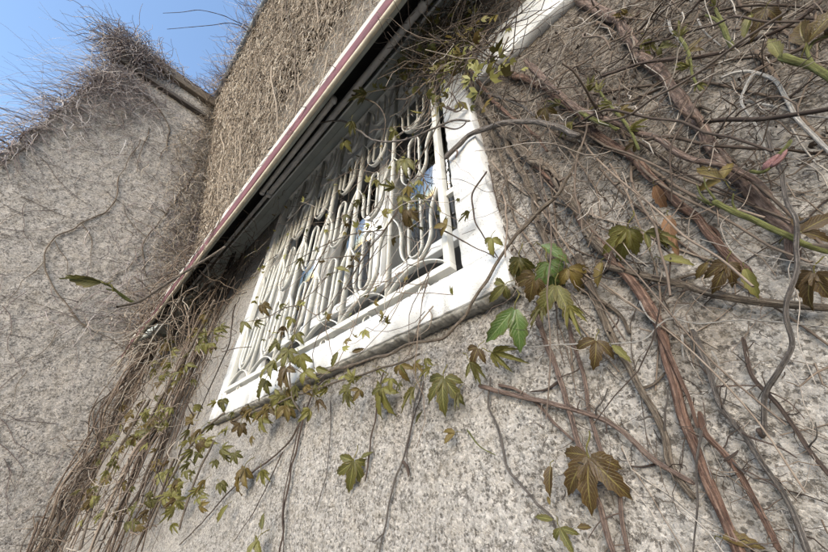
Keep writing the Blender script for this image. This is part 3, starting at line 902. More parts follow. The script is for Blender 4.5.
def rootlets(parent, base, S, r, n, mat='dry'):
    """short clinging rootlets and twiglets along a stem"""
    lot = Lot()
    for _ in range(n):
        i = random.randint(1, len(S) - 2)
        d = RNG.normal(0, 1, 3); d[1] = -abs(d[1]) * 0.35
        L_ = random.uniform(0.012, 0.055)
        P = wander(S[i], d, L_, 4, 0.35, pull=(0, 0.05, 0))
        P[:, 1] = np.minimum(P[:, 1], -0.003)
        lot.tube(P, random.uniform(0.0004, 0.0011), 3, random.random())
    o = lot.build('rootlets', M[mat], parent, off=base); o['kind'] = 'stuff'
    return o

def creeper(label, main, twigs=(), leaves=(), roots=0, cat='creeper', group='creeper stems on the house wall', name='creeper', wob=0.011):
    """main/twigs: (material, width px, pixel points[, standoff]); leaves: (x, y, standoff, size px, angle, kind, material)"""
    base = at(main[2][-1][0], main[2][-1][1], 0.0)
    e = tag(empty(name, base), label, cat, group)
    o, S, r = stem_mesh('stem', e, base, main[0], main[1], main[2], main[3] if len(main) > 3 else None, wob=wob,
                        taper=(0.9, 1.0), lump=0.19 if main[1] > 5 else 0.10)
    if main[1] > 4 and roots:                      # short broken side shoots
        for _ in range(5):
            i = random.randint(len(S) // 8, len(S) * 7 // 8); a0 = S[i]; dd = RNG.normal(0, 1, 3); dd[1] = -abs(dd[1]) - 0.3
            Q = wander(a0, dd, random.uniform(0.02, 0.07), 4, 0.25); Q[:, 1] = np.minimum(Q[:, 1], -0.004)
            lt_ = Lot(); lt_.tube(spline(Q, 0.006), r * random.uniform(0.22, 0.4), 6, 0.4); lt_.build('side_shoot', M[random.choice(['grey', 'dark', 'pink'])], e, off=base)
    for t in twigs:
        stem_mesh('twig', e, base, t[0], t[1], t[2], t[3] if len(t) > 3 else None, lump=0.08, taper=(1.0, 0.55), wob=wob * 0.6)
    if roots: rootlets(e, base, S, r, roots)
    for lf in leaves:
        x, y, s, sz, ang, kd, mt = lf[:7]
        p = at(x, y, s)
        place_leaf(e, base, p, sz * mpp(p), ang, kd, mt, roll=random.uniform(-25, 25))
    return e

creeper('thickest pinkish grey creeper stem winding down from the top edge',
    ('pink', 13, [(565, -22), (580, 0), (594, 8), (619, 22), (630, 40), (645, 62), (668, 81), (692, 113), (711, 146), (727, 165), (748, 192), (775, 222), (792, 240), (800, 262)]),
    [('pink', 5, [(619, 22), (634, 18), (640, 10)]), ('tan', 4, [(692, 113), (700, 108), (712, 112)])],
    [(645, 40, 0.03, 22, 60, 'young', 'olive'), (628, 15, 0.03, 16, 200, 'young', 'bronze'), (660, 47, 0.03, 17, 20, 'three', 'olive')], roots=60)
creeper('reddish brown peeling creeper stem above the dry hanging leaf strips',
    ('red', 9, [(500, 70), (522, 78), (545, 88), (575, 112), (597, 135), (628, 156), (650, 174), (670, 195), (700, 225), (730, 255), (752, 276)], 0.012),
    [('red', 4, [(700, 225), (715, 232), (722, 250), (735, 262)])],
    [(655, 185, 0.03, 26, 65, 'one', 'dryleaf'), (668, 215, 0.03, 30, 72, 'one', 'dryleaf'), (675, 238, 0.03, 18, 80, 'one', 'dryleaf')], roots=50)
creeper('long rusty red creeper stem running down to the bottom edge',
    ('red', 11, [(533, 163), (550, 178), (567, 193), (580, 214), (593, 237), (607, 252), (633, 283), (653, 317), (664, 345), (671, 372), (685, 418), (702, 468), (715, 501), (740, 556), (748, 575)], 0.012),
    [('red', 6, [(660, 330), (668, 355), (690, 400), (700, 430)], 0.022), ('grey', 3, [(702, 431), (699, 470), (696, 520), (694, 556)], 0.03)],
    [(722, 538, 0.02, 30, 15, 'one', 'bronze')], roots=70)
creeper('pinkish creeper stem slanting from the sill leaves to the rusty stem',
    ('pink', 6, [(478, 388), (490, 390), (517, 397), (552, 406), (587, 416), (630, 438), (662, 465), (697, 487)], 0.014),
    [('pink', 4, [(500, 385), (520, 392), (545, 412), (575, 440)]), ('dark', 3, [(662, 465), (645, 468), (632, 467)])],
    [(589, 456, 0.04, 56, 78, 'open', 'bronze'), (551, 466, 0.04, 30, 95, 'one', 'bronze'), (455, 433, 0.03, 17, 170, 'pair', 'bronze'), (444, 378, 0.05, 36, 88, 'open', 'olive')], roots=25)
creeper('brown creeper stem passing behind the large bronze leaf',
    ('pink', 6.5, [(536, 300), (543, 337), (552, 360), (560, 380), (572, 418), (580, 447), (590, 480), (602, 508), (616, 556)], 0.012),
    [('dark', 3, [(560, 380), (545, 390), (530, 392)])], [(550, 505, 0.03, 9, 250, 'one', 'bronze')], roots=30)
creeper('thin mauve creeper stem just right of the large bronze leaf',
    ('pink', 5, [(560, 300), (572, 340), (582, 368), (589, 411), (602, 445), (613, 476), (620, 501), (626, 556)], 0.010), roots=25)
creeper('tan creeper stem hooking down between the rusty and mauve stems',
    ('tan', 8, [(575, 255), (592, 290), (604, 320), (613, 340), (629, 368), (640, 390), (655, 415), (667, 440), (671, 463), (683, 482), (697, 500)], 0.012),
    [('tan', 4, [(640, 390), (655, 385), (668, 372)])], [(596, 340, 0.045, 34, 95, 'three', 'bronze'), (612, 345, 0.04, 22, 50, 'one', 'olive')], roots=35)
creeper('straight grey creeper stem right of the rusty stem at bottom right',
    ('grey', 6.5, [(690, 330), (698, 350), (706, 370), (719, 408), (749, 445), (769, 475), (786, 508), (810, 556)], 0.010),
    [('pale', 2.2, [(697, 440), (705, 460), (712, 480)], 0.02), ('pale', 2.5, [(781, 512), (790, 530), (800, 545)], 0.016)], roots=30)
creeper('short reddish grey creeper stem between rusty and grey stems at bottom',
    ('red', 7, [(694, 410), (702, 431), (729, 461), (752, 501), (780, 556)], 0.014),
    [('dark', 3.5, [(722, 462), (733, 455), (738, 450)], 0.03)], roots=25)
creeper('dark thin creeper stem crossing the bare render at the right edge',
    ('dark', 5, [(740, 340), (752, 372), (765, 393), (778, 410), (792, 431), (808, 456), (834, 482)], 0.008), roots=15)
creeper('knotted grey twig standing clear of the wall with an end pad',
    ('grey', 5, [(768, 130, 0.05), (775, 168, 0.06), (784, 201, 0.07), (797, 226, 0.08), (791, 276, 0.08), (788, 315, 0.07), (787, 342, 0.06), (775, 368, 0.045), (764, 389, 0.03), (763, 410, 0.02), (763, 436, 0.006)]),
    [('dark', 9, [(762, 431, 0.008), (764, 435, 0.006), (763, 439, 0.004)]), ('grey', 4, [(797, 226, 0.08), (806, 222, 0.085), (811, 219, 0.09)])], roots=0)
creeper('tan creeper branch lying level across the wall at right',
    ('tan', 9, [(598, 264), (615, 271), (645, 277), (670, 283), (700, 291), (730, 300), (775, 304), (834, 308)], 0.016),
    [('tan', 4, [(670, 283), (690, 275), (712, 272)])],
    [(727, 262, 0.06, 36, 105, 'droop', 'bronze'), (708, 262, 0.06, 22, 165, 'one', 'bronze'), (745, 268, 0.06, 30, 60, 'one', 'olive'), (815, 272, 0.07, 42, 110, 'droop', 'bronze')], roots=35)
creeper('long brown arching creeper branch crossing from the window corner to the right edge',
    ('grey', 6, [(446, 158, 0.07), (458, 146, 0.07), (471, 136, 0.06), (492, 127, 0.06), (520, 123, 0.06), (550, 127, 0.06), (580, 137, 0.05)], 0.06),
    [('pink', 3, [(455, 148, 0.07), (458, 153, 0.07), (456, 158, 0.07)])], roots=0)
creeper('grey brown branch slanting above the green shoot at upper right',
    ('pink', 7, [(525, 62), (543, 77), (560, 95), (580, 110), (633, 130), (657, 139), (679, 153), (705, 163), (730, 171), (755, 184), (774, 198)], 0.045),
    [('shoot', 4, [(580, 112, 0.05), (600, 122, 0.055), (620, 130, 0.05)]), ('shoot', 5, [(588, 118, 0.05), (603, 122, 0.06), (616, 131, 0.05)])],
    [(560, 105, 0.06, 16, 210, 'young', 'olive'), (588, 92, 0.06, 18, 290, 'young', 'olive'), (573, 122, 0.05, 20, 140, 'young', 'olive'), (545, 108, 0.06, 20, 100, 'three', 'bronze')], roots=30)
creeper('forked bleached twig at the top right corner',
    ('pale', 4.5, [(722, 80), (738, 74), (757, 72), (772, 81), (785, 97), (802, 121), (834, 156)], 0.06),
    [('pale', 4, [(757, 72), (748, 88), (744, 103), (758, 126), (763, 140), (765, 156)], 0.065), ('pale', 3.5, [(748, 101), (765, 106), (784, 111), (806, 116), (834, 119)], 0.055), ('pale', 4, [(668, 20), (674, 34), (683, 48)], 0.05), ('pale', 3, [(697, 21), (706, 34), (722, 46)], 0.05)], roots=0)
creeper('long dark twig rising gently across the upper right',
    ('dark', 3.6, [(600, 78), (622, 70), (645, 64), (670, 60), (700, 56), (730, 51), (750, 44), (770, 36), (800, 20), (820, 4)], 0.05),
    [('shoot', 5, [(732, 50), (728, 38), (722, 22), (717, 8)], 0.06), ('shoot', 4, [(725, 32), (716, 22), (706, 15)], 0.06)],
    [(715, 6, 0.07, 14, 260, 'tip', 'olive')], roots=0)
creeper('bright green creeper shoot with tendril tip pointing left at right edge',
    ('shoot', 6.5, [(834, 252, 0.05), (818, 248, 0.055), (803, 244, 0.06), (790, 238, 0.065), (770, 230, 0.07), (748, 220, 0.07), (728, 211, 0.075), (711, 203, 0.08)]),
    [('shoot', 2.5, [(712, 204, 0.08), (703, 196, 0.085), (697, 184, 0.09)]), ('shoot', 2.5, [(714, 203, 0.08), (706, 190, 0.09), (704, 178, 0.09)]), ('shoot', 2.2, [(716, 206, 0.08), (705, 201, 0.08), (698, 196, 0.08)]),
     ('shoot', 3.0, [(740, 216, 0.07), (734, 203, 0.08), (735, 192, 0.09)]), ('tan', 9, [(834, 251, 0.05), (818, 247, 0.055), (806, 244, 0.06)])],
    [(722, 180, 0.07, 34, 215, 'three', 'bronze'), (800, 232, 0.05, 36, 350, 'three', 'bronze')], roots=0)
creeper('green shoot with bronze leaves in the top right corner',
    ('shoot', 6.5, [(840, 92, 0.09), (828, 81, 0.09), (812, 70, 0.095), (790, 62, 0.10), (779, 57, 0.10)]),
    [('shoot', 4.5, [(815, 72, 0.095), (808, 55, 0.10), (806, 42, 0.105)]), ('shoot', 4, [(808, 52, 0.10), (814, 42, 0.10), (830, 36, 0.10)])],
    [(806, 44, 0.105, 40, 282, 'pair', 'bronze'), (780, 58, 0.10, 28, 250, 'one', 'olive'), (826, 36, 0.10, 26, 340, 'three', 'bronze'), (766, 8, 0.09, 30, 140, 'three', 'bronze'), (752, 14, 0.09, 24, 105, 'one', 'olive')], roots=0)
creeper('stem with a pink unopened bud at right',
    ('shoot', 4, [(790, 140, 0.06), (785, 152, 0.07), (772, 170, 0.075), (760, 175, 0.07), (748, 173, 0.06)]),
    [('budpink', 8, [(764, 172, 0.075), (772, 163, 0.08), (780, 156, 0.085)]), ('budpink', 6, [(770, 168, 0.078), (780, 160, 0.085), (787, 150, 0.09)])], roots=0)
creeper('twig rising from under the sill across the surround corner',
    ('tan', 3.6, [(300, 381), (320, 375), (380, 358), (410, 343), (443, 338), (467, 314), (485, 284), (498, 262), (527, 223), (557, 197), (572, 172), (581, 150)], 0.066),
    [('dark', 2.2, [(488, 172), (473, 193), (475, 222), (486, 240), (498, 258)], 0.075), ('dark', 1.8, [(440, 229), (470, 245), (496, 258)], 0.08)],
    [(520, 258, 0.06, 36, 95, 'droop', 'olive'), (548, 262, 0.07, 42, 75, 'droop', 'green'), (515, 308, 0.09, 44, 98, 'pair', 'green'), (556, 285, 0.06, 40, 80, 'pair', 'olive'), (535, 275, 0.07, 34, 110, 'open', 'bronze'),
     (568, 268, 0.05, 36, 60, 'three', 'bronze'), (505, 285, 0.06, 28, 150, 'three', 'olive'), (492, 238, 0.09, 22, 100, 'three', 'olive'), (470, 212, 0.09, 15, 150, 'young', 'olive'), (447, 226, 0.10, 20, 200, 'three', 'bronze'),
     (570, 305, 0.05, 30, 70, 'young', 'olive'), (545, 305, 0.05, 26, 120, 'young', 'olive'), (540, 245, 0.06, 30, 30, 'one', 'green')], roots=6)
creeper('tan stem behind the drooping leaves right of the window corner',
    ('tan', 10, [(510, 135), (522, 152), (545, 170), (560, 190), (577, 213), (590, 236), (603, 256)], 0.016),
    [('grey', 4.5, [(520, 150), (535, 178), (545, 205), (552, 235)]), ('tan', 5, [(580, 290), (600, 300), (620, 315), (630, 335)])],
    [(628, 228, 0.06, 42, 110, 'droop', 'olive'), (645, 232, 0.06, 34, 40, 'young', 'olive'), (602, 262, 0.06, 28, 110, 'one', 'bronze'), (660, 258, 0.05, 26, 30, 'one', 'olive')], roots=40)
creeper('grey stem skirting the right jamb beside the window',
    ('tan', 7, [(462, 55, 0.07), (470, 80, 0.05), (482, 105, 0.03), (497, 125, 0.015), (512, 155), (530, 190), (540, 225), (552, 262), (556, 300)]),
    [('red', 5, [(468, 68, 0.05), (486, 92), (505, 112), (530, 130), (548, 152)], 0.02), ('tan', 4, [(485, 118), (498, 150), (507, 185), (515, 220)], 0.01), ('grey', 4, [(480, 92), (500, 98), (525, 108), (548, 128)], 0.02)], roots=60)
creeper('thin stem hanging below the sill with one five-fingered leaf',
    ('dark', 2.0, [(384, 372), (379, 395), (374, 430), (371, 455), (365, 482)], 0.008), [],
    [(354, 461, 0.03, 31, 100, 'open', 'olive'), (382, 388, 0.05, 32, 95, 'open', 'olive'), (361, 458, 0.03, 13, 330, 'one', 'olive')])
creeper('thin stem under the sill ending in a curled dry scrap',
    ('grey', 1.9, [(425, 365), (417, 398), (411, 428), (403, 458), (394, 490), (387, 518), (380, 556)], 0.008),
    [('dark', 4, [(404, 462), (408, 468), (409, 478)], 0.012), ('grey', 1.6, [(384, 535), (376, 541), (368, 540)], 0.012)])
creeper('long pair of thin stems hanging below the left end of the sill',
    ('dark', 2.4, [(325, 380), (311, 398), (298, 445), (290, 480), (285, 510), (281, 556)], 0.012),
    [('dark', 1.8, [(305, 405), (296, 440), (284, 500), (284, 556)], 0.02), ('grey', 1.6, [(331, 400), (331, 425), (328, 468), (317, 511)], 0.008), ('dark', 2.2, [(300, 425), (283, 449), (233, 488), (205, 520), (180, 545)], 0.014), ('dark', 1.5, [(283, 452), (260, 501), (235, 541)], 0.01)],
    [(258, 540, 0.05, 26, 110, 'three', 'olive'), (262, 530, 0.05, 16, 250, 'one', 'olive'), (245, 468, 0.05, 26, 100, 'droop', 'bronze'), (262, 470, 0.05, 18, 60, 'young', 'olive'), (228, 505, 0.05, 18, 110, 'one', 'olive'), (285, 395, 0.07, 26, 80, 'droop', 'olive'), (270, 405, 0.07, 22, 100, 'three', 'bronze')])
creeper('thin knotted stem dropping from the sill leaves left of the bronze leaf',
    ('grey', 2.6, [(490, 378), (490, 407), (497, 430), (503, 453), (518, 479), (534, 502), (549, 515), (556, 530)], 0.010),
    [('shoot', 2.0, [(468, 430), (480, 445), (496, 455)], 0.02), ('dark', 1.6, [(425, 380), (420, 397), (408, 447), (410, 477)], 0.008)],
    [(560, 528, 0.04, 24, 60, 'three', 'olive'), (553, 520, 0.04, 18, 200, 'one', 'olive'), (577, 528, 0.04, 16, 0, 'one', 'bronze'), (470, 362, 0.06, 26, 60, 'young', 'olive'), (492, 352, 0.05, 34, 30, 'young', 'olive'), (478, 348, 0.06, 24, 120, 'three', 'bronze'), (460, 392, 0.05, 20, 80, 'young', 'olive'), (415, 388, 0.06, 24, 110, 'young', 'olive'), (400, 365, 0.06, 22, 70, 'three', 'bronze')])
creeper('wiry tendril strung across the lower stems at right',
    ('pale', 2.2, [(490, 345), (515, 348), (560, 346), (600, 345), (640, 340), (655, 326), (672, 320), (700, 325), (740, 322), (780, 324), (834, 332)], 0.03),
    [('pale', 3.0, [(640, 300), (648, 318), (660, 328)], 0.03), ('pale', 3.5, [(683, 335), (684, 350), (686, 362)], 0.02), ('pale', 2, [(672, 320), (680, 310), (688, 306)], 0.03), ('pale', 3, [(712, 350), (718, 365), (708, 395)], 0.015)])

creeper('leafy shoot of young bronze leaves between stems at upper right',
    ('shoot', 3, [(640, 150, 0.05), (628, 128, 0.055), (612, 108, 0.06), (600, 92, 0.06)]), [],
    [(600, 92, 0.06, 18, 250, 'young', 'olive'), (612, 106, 0.06, 20, 190, 'young', 'olive'), (620, 112, 0.06, 16, 20, 'three', 'bronze'), (630, 130, 0.055, 18, 350, 'young', 'olive'), (636, 142, 0.05, 15, 170, 'three', 'bronze')], wob=0.004)
creeper('leafy shoot of olive buds near the top edge at right',
    ('shoot', 3, [(700, 92, 0.06), (692, 75, 0.065), (688, 55, 0.07), (680, 38, 0.07)]), [],
    [(680, 38, 0.07, 20, 260, 'young', 'olive'), (688, 52, 0.07, 18, 330, 'three', 'bronze'), (690, 66, 0.07, 18, 200, 'young', 'olive'), (697, 84, 0.06, 14, 40, 'young', 'olive')], wob=0.004)

# climbers over the grille and window
creeper('long thin shoot stretching from the awning across the upper grille',
    ('grey', 2.2, [(268, 150, 0.40), (290, 135, 0.36), (311, 125, 0.30), (340, 121, 0.25), (358, 130, 0.20), (374, 140, 0.17), (400, 141, 0.14), (431, 130, 0.12), (453, 121, 0.11), (470, 121, 0.10)]),
    [('dark', 2.0, [(431, 95, 0.1), (446, 108, 0.1), (458, 108, 0.1), (455, 98, 0.1), (450, 92, 0.1)]), ('dark', 2.0, [(447, 106, 0.1), (456, 112, 0.1), (464, 106, 0.1), (458, 100, 0.1)]), ('dark', 2.0, [(440, 126, 0.1), (456, 129, 0.1), (466, 122, 0.1), (456, 119, 0.1)]), ('tan', 2.2, [(352, 95, 0.26), (375, 103, 0.22), (385, 118, 0.18), (383, 141, 0.15)])],
    [(352, 121, 0.25, 17, 90, 'young', 'olive'), (367, 93, 0.26, 22, 170, 'young', 'olive'), (405, 160, 0.12, 20, 80, 'droop', 'olive'), (344, 142, 0.2, 14, 60, 'three', 'olive'), (395, 130, 0.15, 16, 140, 'three', 'olive')], name='creeper_shoot', group='creeper shoots over the window', wob=0.004)
creeper('sprig of small leaves hanging in front of the grille middle',
    ('tan', 1.8, [(440, 120, 0.10), (425, 150, 0.10), (410, 180, 0.10), (400, 205, 0.10), (385, 230, 0.10), (365, 255, 0.10), (345, 290, 0.09)]),
    [('shoot', 1.6, [(410, 182, 0.1), (425, 200, 0.1), (432, 208, 0.1)]), ('tan', 1.4, [(385, 230, 0.1), (350, 235, 0.1), (315, 250, 0.1), (285, 268, 0.1)]), ('tan', 1.3, [(365, 255, 0.1), (330, 258, 0.1), (300, 262, 0.1)])],
    [(402, 196, 0.12, 22, 100, 'three', 'olive'), (408, 210, 0.12, 24, 80, 'droop', 'bronze'), (395, 188, 0.12, 18, 200, 'young', 'olive'), (415, 196, 0.12, 16, 20, 'young', 'olive'), (404, 160, 0.13, 20, 75, 'open', 'olive'), (336, 268, 0.1, 16, 30, 'one', 'olive'), (325, 262, 0.1, 10, 200, 'young', 'bronze'), (302, 258, 0.1, 12, 100, 'young', 'olive'), (360, 200, 0.11, 13, 120, 'young', 'olive'), (375, 180, 0.11, 13, 60, 'young', 'olive'), (345, 215, 0.11, 12, 90, 'three', 'olive'), (352, 256, 0.1, 11, 40, 'one', 'bronze')], name='creeper_shoot', group='creeper shoots over the window', wob=0.004)
creeper('leafy sprig drooping over the lower left of the grille',
    ('tan', 1.8, [(330, 240, 0.10), (312, 275, 0.10), (302, 305, 0.10), (294, 335, 0.10), (290, 365, 0.10), (292, 395, 0.10), (300, 412, 0.09)]),
    [('tan', 1.3, [(302, 305, 0.1), (285, 308, 0.1), (265, 318, 0.1), (245, 322, 0.1)]), ('tan', 1.3, [(292, 350, 0.1), (275, 362, 0.1), (262, 372, 0.1)]), ('tan', 1.3, [(290, 365, 0.1), (305, 375, 0.1), (318, 380, 0.1)]), ('dark', 1.3, [(222, 352, 0.1), (238, 348, 0.1), (252, 347, 0.1)])],
    [(300, 300, 0.11, 13, 60, 'young', 'olive'), (292, 318, 0.11, 13, 110, 'three', 'olive'), (284, 326, 0.11, 14, 90, 'young', 'bronze'), (296, 334, 0.11, 15, 60, 'three', 'olive'), (278, 342, 0.11, 16, 130, 'three', 'olive'), (288, 350, 0.12, 20, 90, 'open', 'olive'), (300, 355, 0.12, 20, 60, 'droop', 'olive'), (275, 362, 0.12, 22, 110, 'droop', 'olive'), (286, 368, 0.12, 24, 95, 'open', 'bronze'), (305, 372, 0.12, 20, 40, 'three', 'olive'), (266, 380, 0.11, 20, 100, 'droop', 'olive'), (296, 385, 0.11, 16, 80, 'young', 'olive'), (316, 368, 0.11, 18, 20, 'one', 'olive'), (338, 352, 0.11, 16, 110, 'one', 'olive'), (352, 352, 0.11, 14, 350, 'one', 'bronze'), (262, 304, 0.11, 16, 60, 'droop', 'bronze'), (245, 322, 0.12, 14, 100, 'three', 'olive'), (255, 322, 0.12, 12, 20, 'young', 'olive'), (280, 305, 0.11, 10, 30, 'young', 'olive')], name='creeper_shoot', group='creeper shoots over the window', wob=0.004)
def at_r(x, y, dist):
    d = ray(x, y); return EYE + d / np.linalg.norm(d) * dist
base = at_r(208, 258, 1.75)
e = tag(empty('creeper_shoot', base), 'solitary folded leaf on a twig reaching left beyond the awning', 'creeper', 'creeper shoots over the window')
def ray_stem(nm, mat, wpx, pts):
    S = spline(np.array([at_r(*q) for q in pts]), 0.01)
    r = 0.5 * wpx * mpp(S[0])
    V_, F_, uv_ = tube_arrays(S, np.linspace(r, r * 0.7, len(S)), 8, 0.1, 3)
    me = mesh(nm, V_, F_, True, off=base)
    l = me.uv_layers.new(name='UVMap')
    li = np.empty(len(me.loops), dtype=np.int32); me.loops.foreach_get('vertex_index', li)
    l.data.foreach_set('uv', uv_[li].astype(np.float32).ravel())
    link(nm, me, e, M[mat])
ray_stem('stem', 'tan', 2.4, [(225, 247, 1.82), (208, 258, 1.75), (185, 272, 1.62), (160, 288, 1.5), (140, 301, 1.42), (117, 307, 1.36)])
ray_stem('twig', 'shoot', 2.4, [(135, 303, 1.41), (124, 298, 1.40), (112, 287, 1.38), (104, 284, 1.37)])
ray_stem('twig', 'shoot', 1.8, [(131, 301, 1.41), (118, 292, 1.39), (106, 289, 1.38)])
for x, y, sz, an, ro in ((106, 285, 36, 186, 60), (102, 282, 31, 178, -50)):
    p = at_r(x, y, 1.37); place_leaf(e, base, p, sz * mpp(p), an, 'one', 'olive', roll=ro)

# ------------------------------------------------------------------ tangles nobody could count
def leaf_quads(lot, p, size, tint):
    """a tiny three-leaflet bud for a tangle"""
    n0 = RNG.normal(0, 1, 3); n0[1] -= 1.0; n0 /= np.linalg.norm(n0)
    d = RNG.normal(0, 1, 3); d[2] -= 0.6; d -= n0 * (d @ n0); d /= np.linalg.norm(d)
    x = np.cross(d, n0)
    for a_ in (-0.6, 0.0, 0.65):
        dd = d * math.cos(a_) + x * math.sin(a_)
        xx = np.cross(dd, n0)
        L_ = size * random.uniform(0.7, 1.1)
        V = np.array([p, p + dd * L_ * 0.5 + xx * L_ * 0.2 - n0 * L_ * 0.06, p + dd * L_ - n0 * L_ * 0.25, p + dd * L_ * 0.5 - xx * L_ * 0.2 + n0 * L_ * 0.03])
        lot.add(V, np.array([[0, 1, 2, 3]]), tint)

def on_lines(lot, n, xr, zr, sr, lr, rr, amp, dirs, tint=(0, 1), seg=7, k=4):
    """curvy twigs near the wall between x, z ranges"""
    for _ in range(n):
        x = random.uniform(*xr); z = random.uniform(*zr); s = random.uniform(*sr)
        a_ = math.radians(random.gauss(*random.choice(dirs)))
        d = np.array([math.cos(a_), random.uniform(-0.25, 0.15), math.sin(a_)])
        P = wander((x, -s, z), d, random.uniform(*lr), seg, amp)
        P[:, 1] = np.minimum(P[:, 1], -0.004)
        if k > 4 or random.random() < 0.35: P = spline(P, random.uniform(*lr) / seg / 2.2)
        lot.tube(P, random.uniform(*rr), k, random.uniform(*tint))

# right of the window: fine twigs close to the camera
lot = Lot()
on_lines(lot, 230, (-0.28, 0.5), (1.95, 2.98), (0.004, 0.03), (0.10, 0.45), (0.0006, 0.0016), 0.27, [(-85, 25), (-60, 20), (-110, 20)])
on_lines(lot, 230, (-0.05, 0.62), (2.0, 2.85), (0.008, 0.07), (0.06, 0.30), (0.0006, 0.0019), 0.34, [(0, 70), (-85, 40), (-140, 30)], tint=(0, 0.8))
on_lines(lot, 45, (-0.05, 0.62), (2.1, 2.9), (0.01, 0.05), (0.25, 0.6), (0.0022, 0.0042), 0.20, [(-85, 22), (-65, 15), (-20, 20)], tint=(0, 0.75), seg=9, k=6)
on_lines(lot, 26, (-0.27, 0.1), (2.2, 2.98), (0.01, 0.03), (0.3, 0.7), (0.002, 0.0036), 0.10, [(-88, 10), (-75, 10)], tint=(0.1, 0.8), seg=9, k=6)
on_lines(lot, 60, (-0.25, 0.45), (1.45, 2.0), (0.003, 0.012), (0.05, 0.22), (0.0005, 0.0011), 0.25, [(-85, 35), (-20, 40)])
on_lines(lot, 70, (0.05, 0.6), (2.1, 2.8), (0.02, 0.08), (0.05, 0.22), (0.0009, 0.0020), 0.30, [(0, 90)], tint=(0.8, 1.1))
on_lines(lot, 150, (-0.2, 0.6), (2.0, 2.9), (0.015, 0.075), (0.06, 0.28), (0.0006, 0.0016), 0.42, [(0, 90), (-80, 40)], tint=(0.5, 1.05), seg=6)
on_lines(lot, 40, (-0.2, 0.5), (1.5, 2.1), (0.006, 0.03), (0.06, 0.25), (0.0006, 0.0014), 0.36, [(-80, 40)], tint=(0.6, 1.1), seg=6)
# clinging rootlet fuzz close to the render
on_lines(lot, 1900, (-0.26, 0.62), (2.02, 3.0), (0.002, 0.010), (0.015, 0.07), (0.0004, 0.0011), 0.35, [(-90, 80)], tint=(-0.2, 0.45), seg=4, k=3)
on_lines(lot, 260, (-0.3, 0.5), (1.5, 2.05), (0.002, 0.006), (0.01, 0.05), (0.0004, 0.0009), 0.35, [(-90, 80)], tint=(-0.2, 0.5), seg=4, k=3)
for _ in range(520):
    leaf_quads(lot, np.array([random.uniform(-0.25, 0.6), -random.uniform(0.004, 0.03), random.uniform(1.98, 2.95)]), random.uniform(0.005, 0.013), random.uniform(-0.1, 0.7))
tag(lot.build('twig_tangle', M['dry']), 'tangle of fine dry twigs clinging to the wall right of the window', 'dry twigs', kind='stuff')

# tangle hanging over the top right corner of the window
lot = Lot(); lg = Lot()
for _ in range(620):
    px_, py_ = random.gauss(442, 30), random.gauss(36, 27)
    if py_ > 95 - 0.35 * (px_ - 400): continue
    s = random.uniform(0.05, 0.16)
    p = at(px_, max(-25, py_), s)
    a_ = math.radians(random.gauss(-90, 55))
    P = wander(p, (math.cos(a_), random.uniform(-0.3, 0.3), math.sin(a_)), random.uniform(0.12, 0.45), 6, 0.3)
    P[:, 1] = np.minimum(P[:, 1], -0.055)
    P[:, 2] = np.maximum(P[:, 2], 2.75 + 0.2 * random.random())
    lot.tube(P, random.uniform(0.0010, 0.0030), 4, random.uniform(0.1, 0.95))
for _ in range(400):
    px_, py_ = random.gauss(430, 28), random.gauss(42, 26)
    leaf_quads(lg, at(px_, py_, random.uniform(0.09, 0.18)), random.uniform(0.02, 0.05), random.random())
tag(lot.build('corner_tangle', M['dry']), 'thick tangle of tan shoots over the top right window corner', 'dry shoots', kind='stuff')
M['tinyleaf'] = tinted('tiny_leaves', [(0.0, (0.10, 0.065, 0.018)), (0.5, (0.15, 0.138, 0.034)), (1.0, (0.23, 0.225, 0.075))], 0.5)

# thin shoots across the grille
lot2 = Lot()
for _ in range(430):
    px_ = random.uniform(262, 440); py_ = random.uniform(90, 330)
    line = 100 + (440 - px_) * 0.62
    if py_ < line or random.random() < (py_ - line) / 260: continue
    p = at(px_, py_, random.uniform(0.07, 0.12))
    a_ = math.radians(random.gauss(-120, 60))
    P = wander(p, (math.cos(a_), random.uniform(-0.2, 0.1), math.sin(a_)), random.uniform(0.08, 0.42), 6, 0.26)
    P[:, 1] = np.clip(P[:, 1], -0.2, -0.07)
    lot2.tube(P, random.uniform(0.0008, 0.0022), 4, random.uniform(0.2, 1.1))
    if random.random() < 0.6: leaf_quads(lg, P[-1], random.uniform(0.016, 0.038), random.random())
tag(lot2.build('grille_shoots', M['dry']), 'thin pale shoots threaded across the upper part of the window grille', 'dry shoots', kind='stuff')

# left of the window: hanging bundles down the receding wall
lot = Lot()
def bundle(x0, spread, n, zr, sr, rr, lean=0.0):
    for _ in range(n):
        x = random.gauss(x0, spread); z1 = random.uniform(zr[0] + 0.9, zr[1]); L_ = random.uniform(0.5, z1 - zr[0])
        n_ = 16
        zz = np.linspace(z1, z1 - L_, n_)
        s0 = random.uniform(*sr); sd = random.random() * 99; aw = random.uniform(0.3, 1.5)
        P = np.stack([x + random.gauss(0, 0.16) * (z1 - zz) + aw * 0.34 * (vnoise(zz * 1.6, np.full(n_, sd), 1) - 0.5) + 0.14 * (vnoise(zz * 6, np.full(n_, sd), 3) - 0.5),
                      -np.maximum(0.012, s0 * (0.2 + 1.4 * vnoise(zz * 2.1, np.full(n_, sd + 5), 2))), zz], -1)
        P[:, 0] = np.maximum(P[:, 0], WX + 0.03)
        lot.tube(spline(P, 0.06), random.uniform(*rr), 5, random.uniform(-0.1, 0.75), 0.2)
bundle(-2.66, 0.10, 9, (0.9, 4.2), (0.02, 0.10), (0.0025, 0.008))
bundle(-3.15, 0.08, 26, (0.9, 4.6), (0.02, 0.14), (0.004, 0.013))
bundle(-4.2, 0.30, 8, (0.9, 4.8), (0.02, 0.18), (0.003, 0.010))
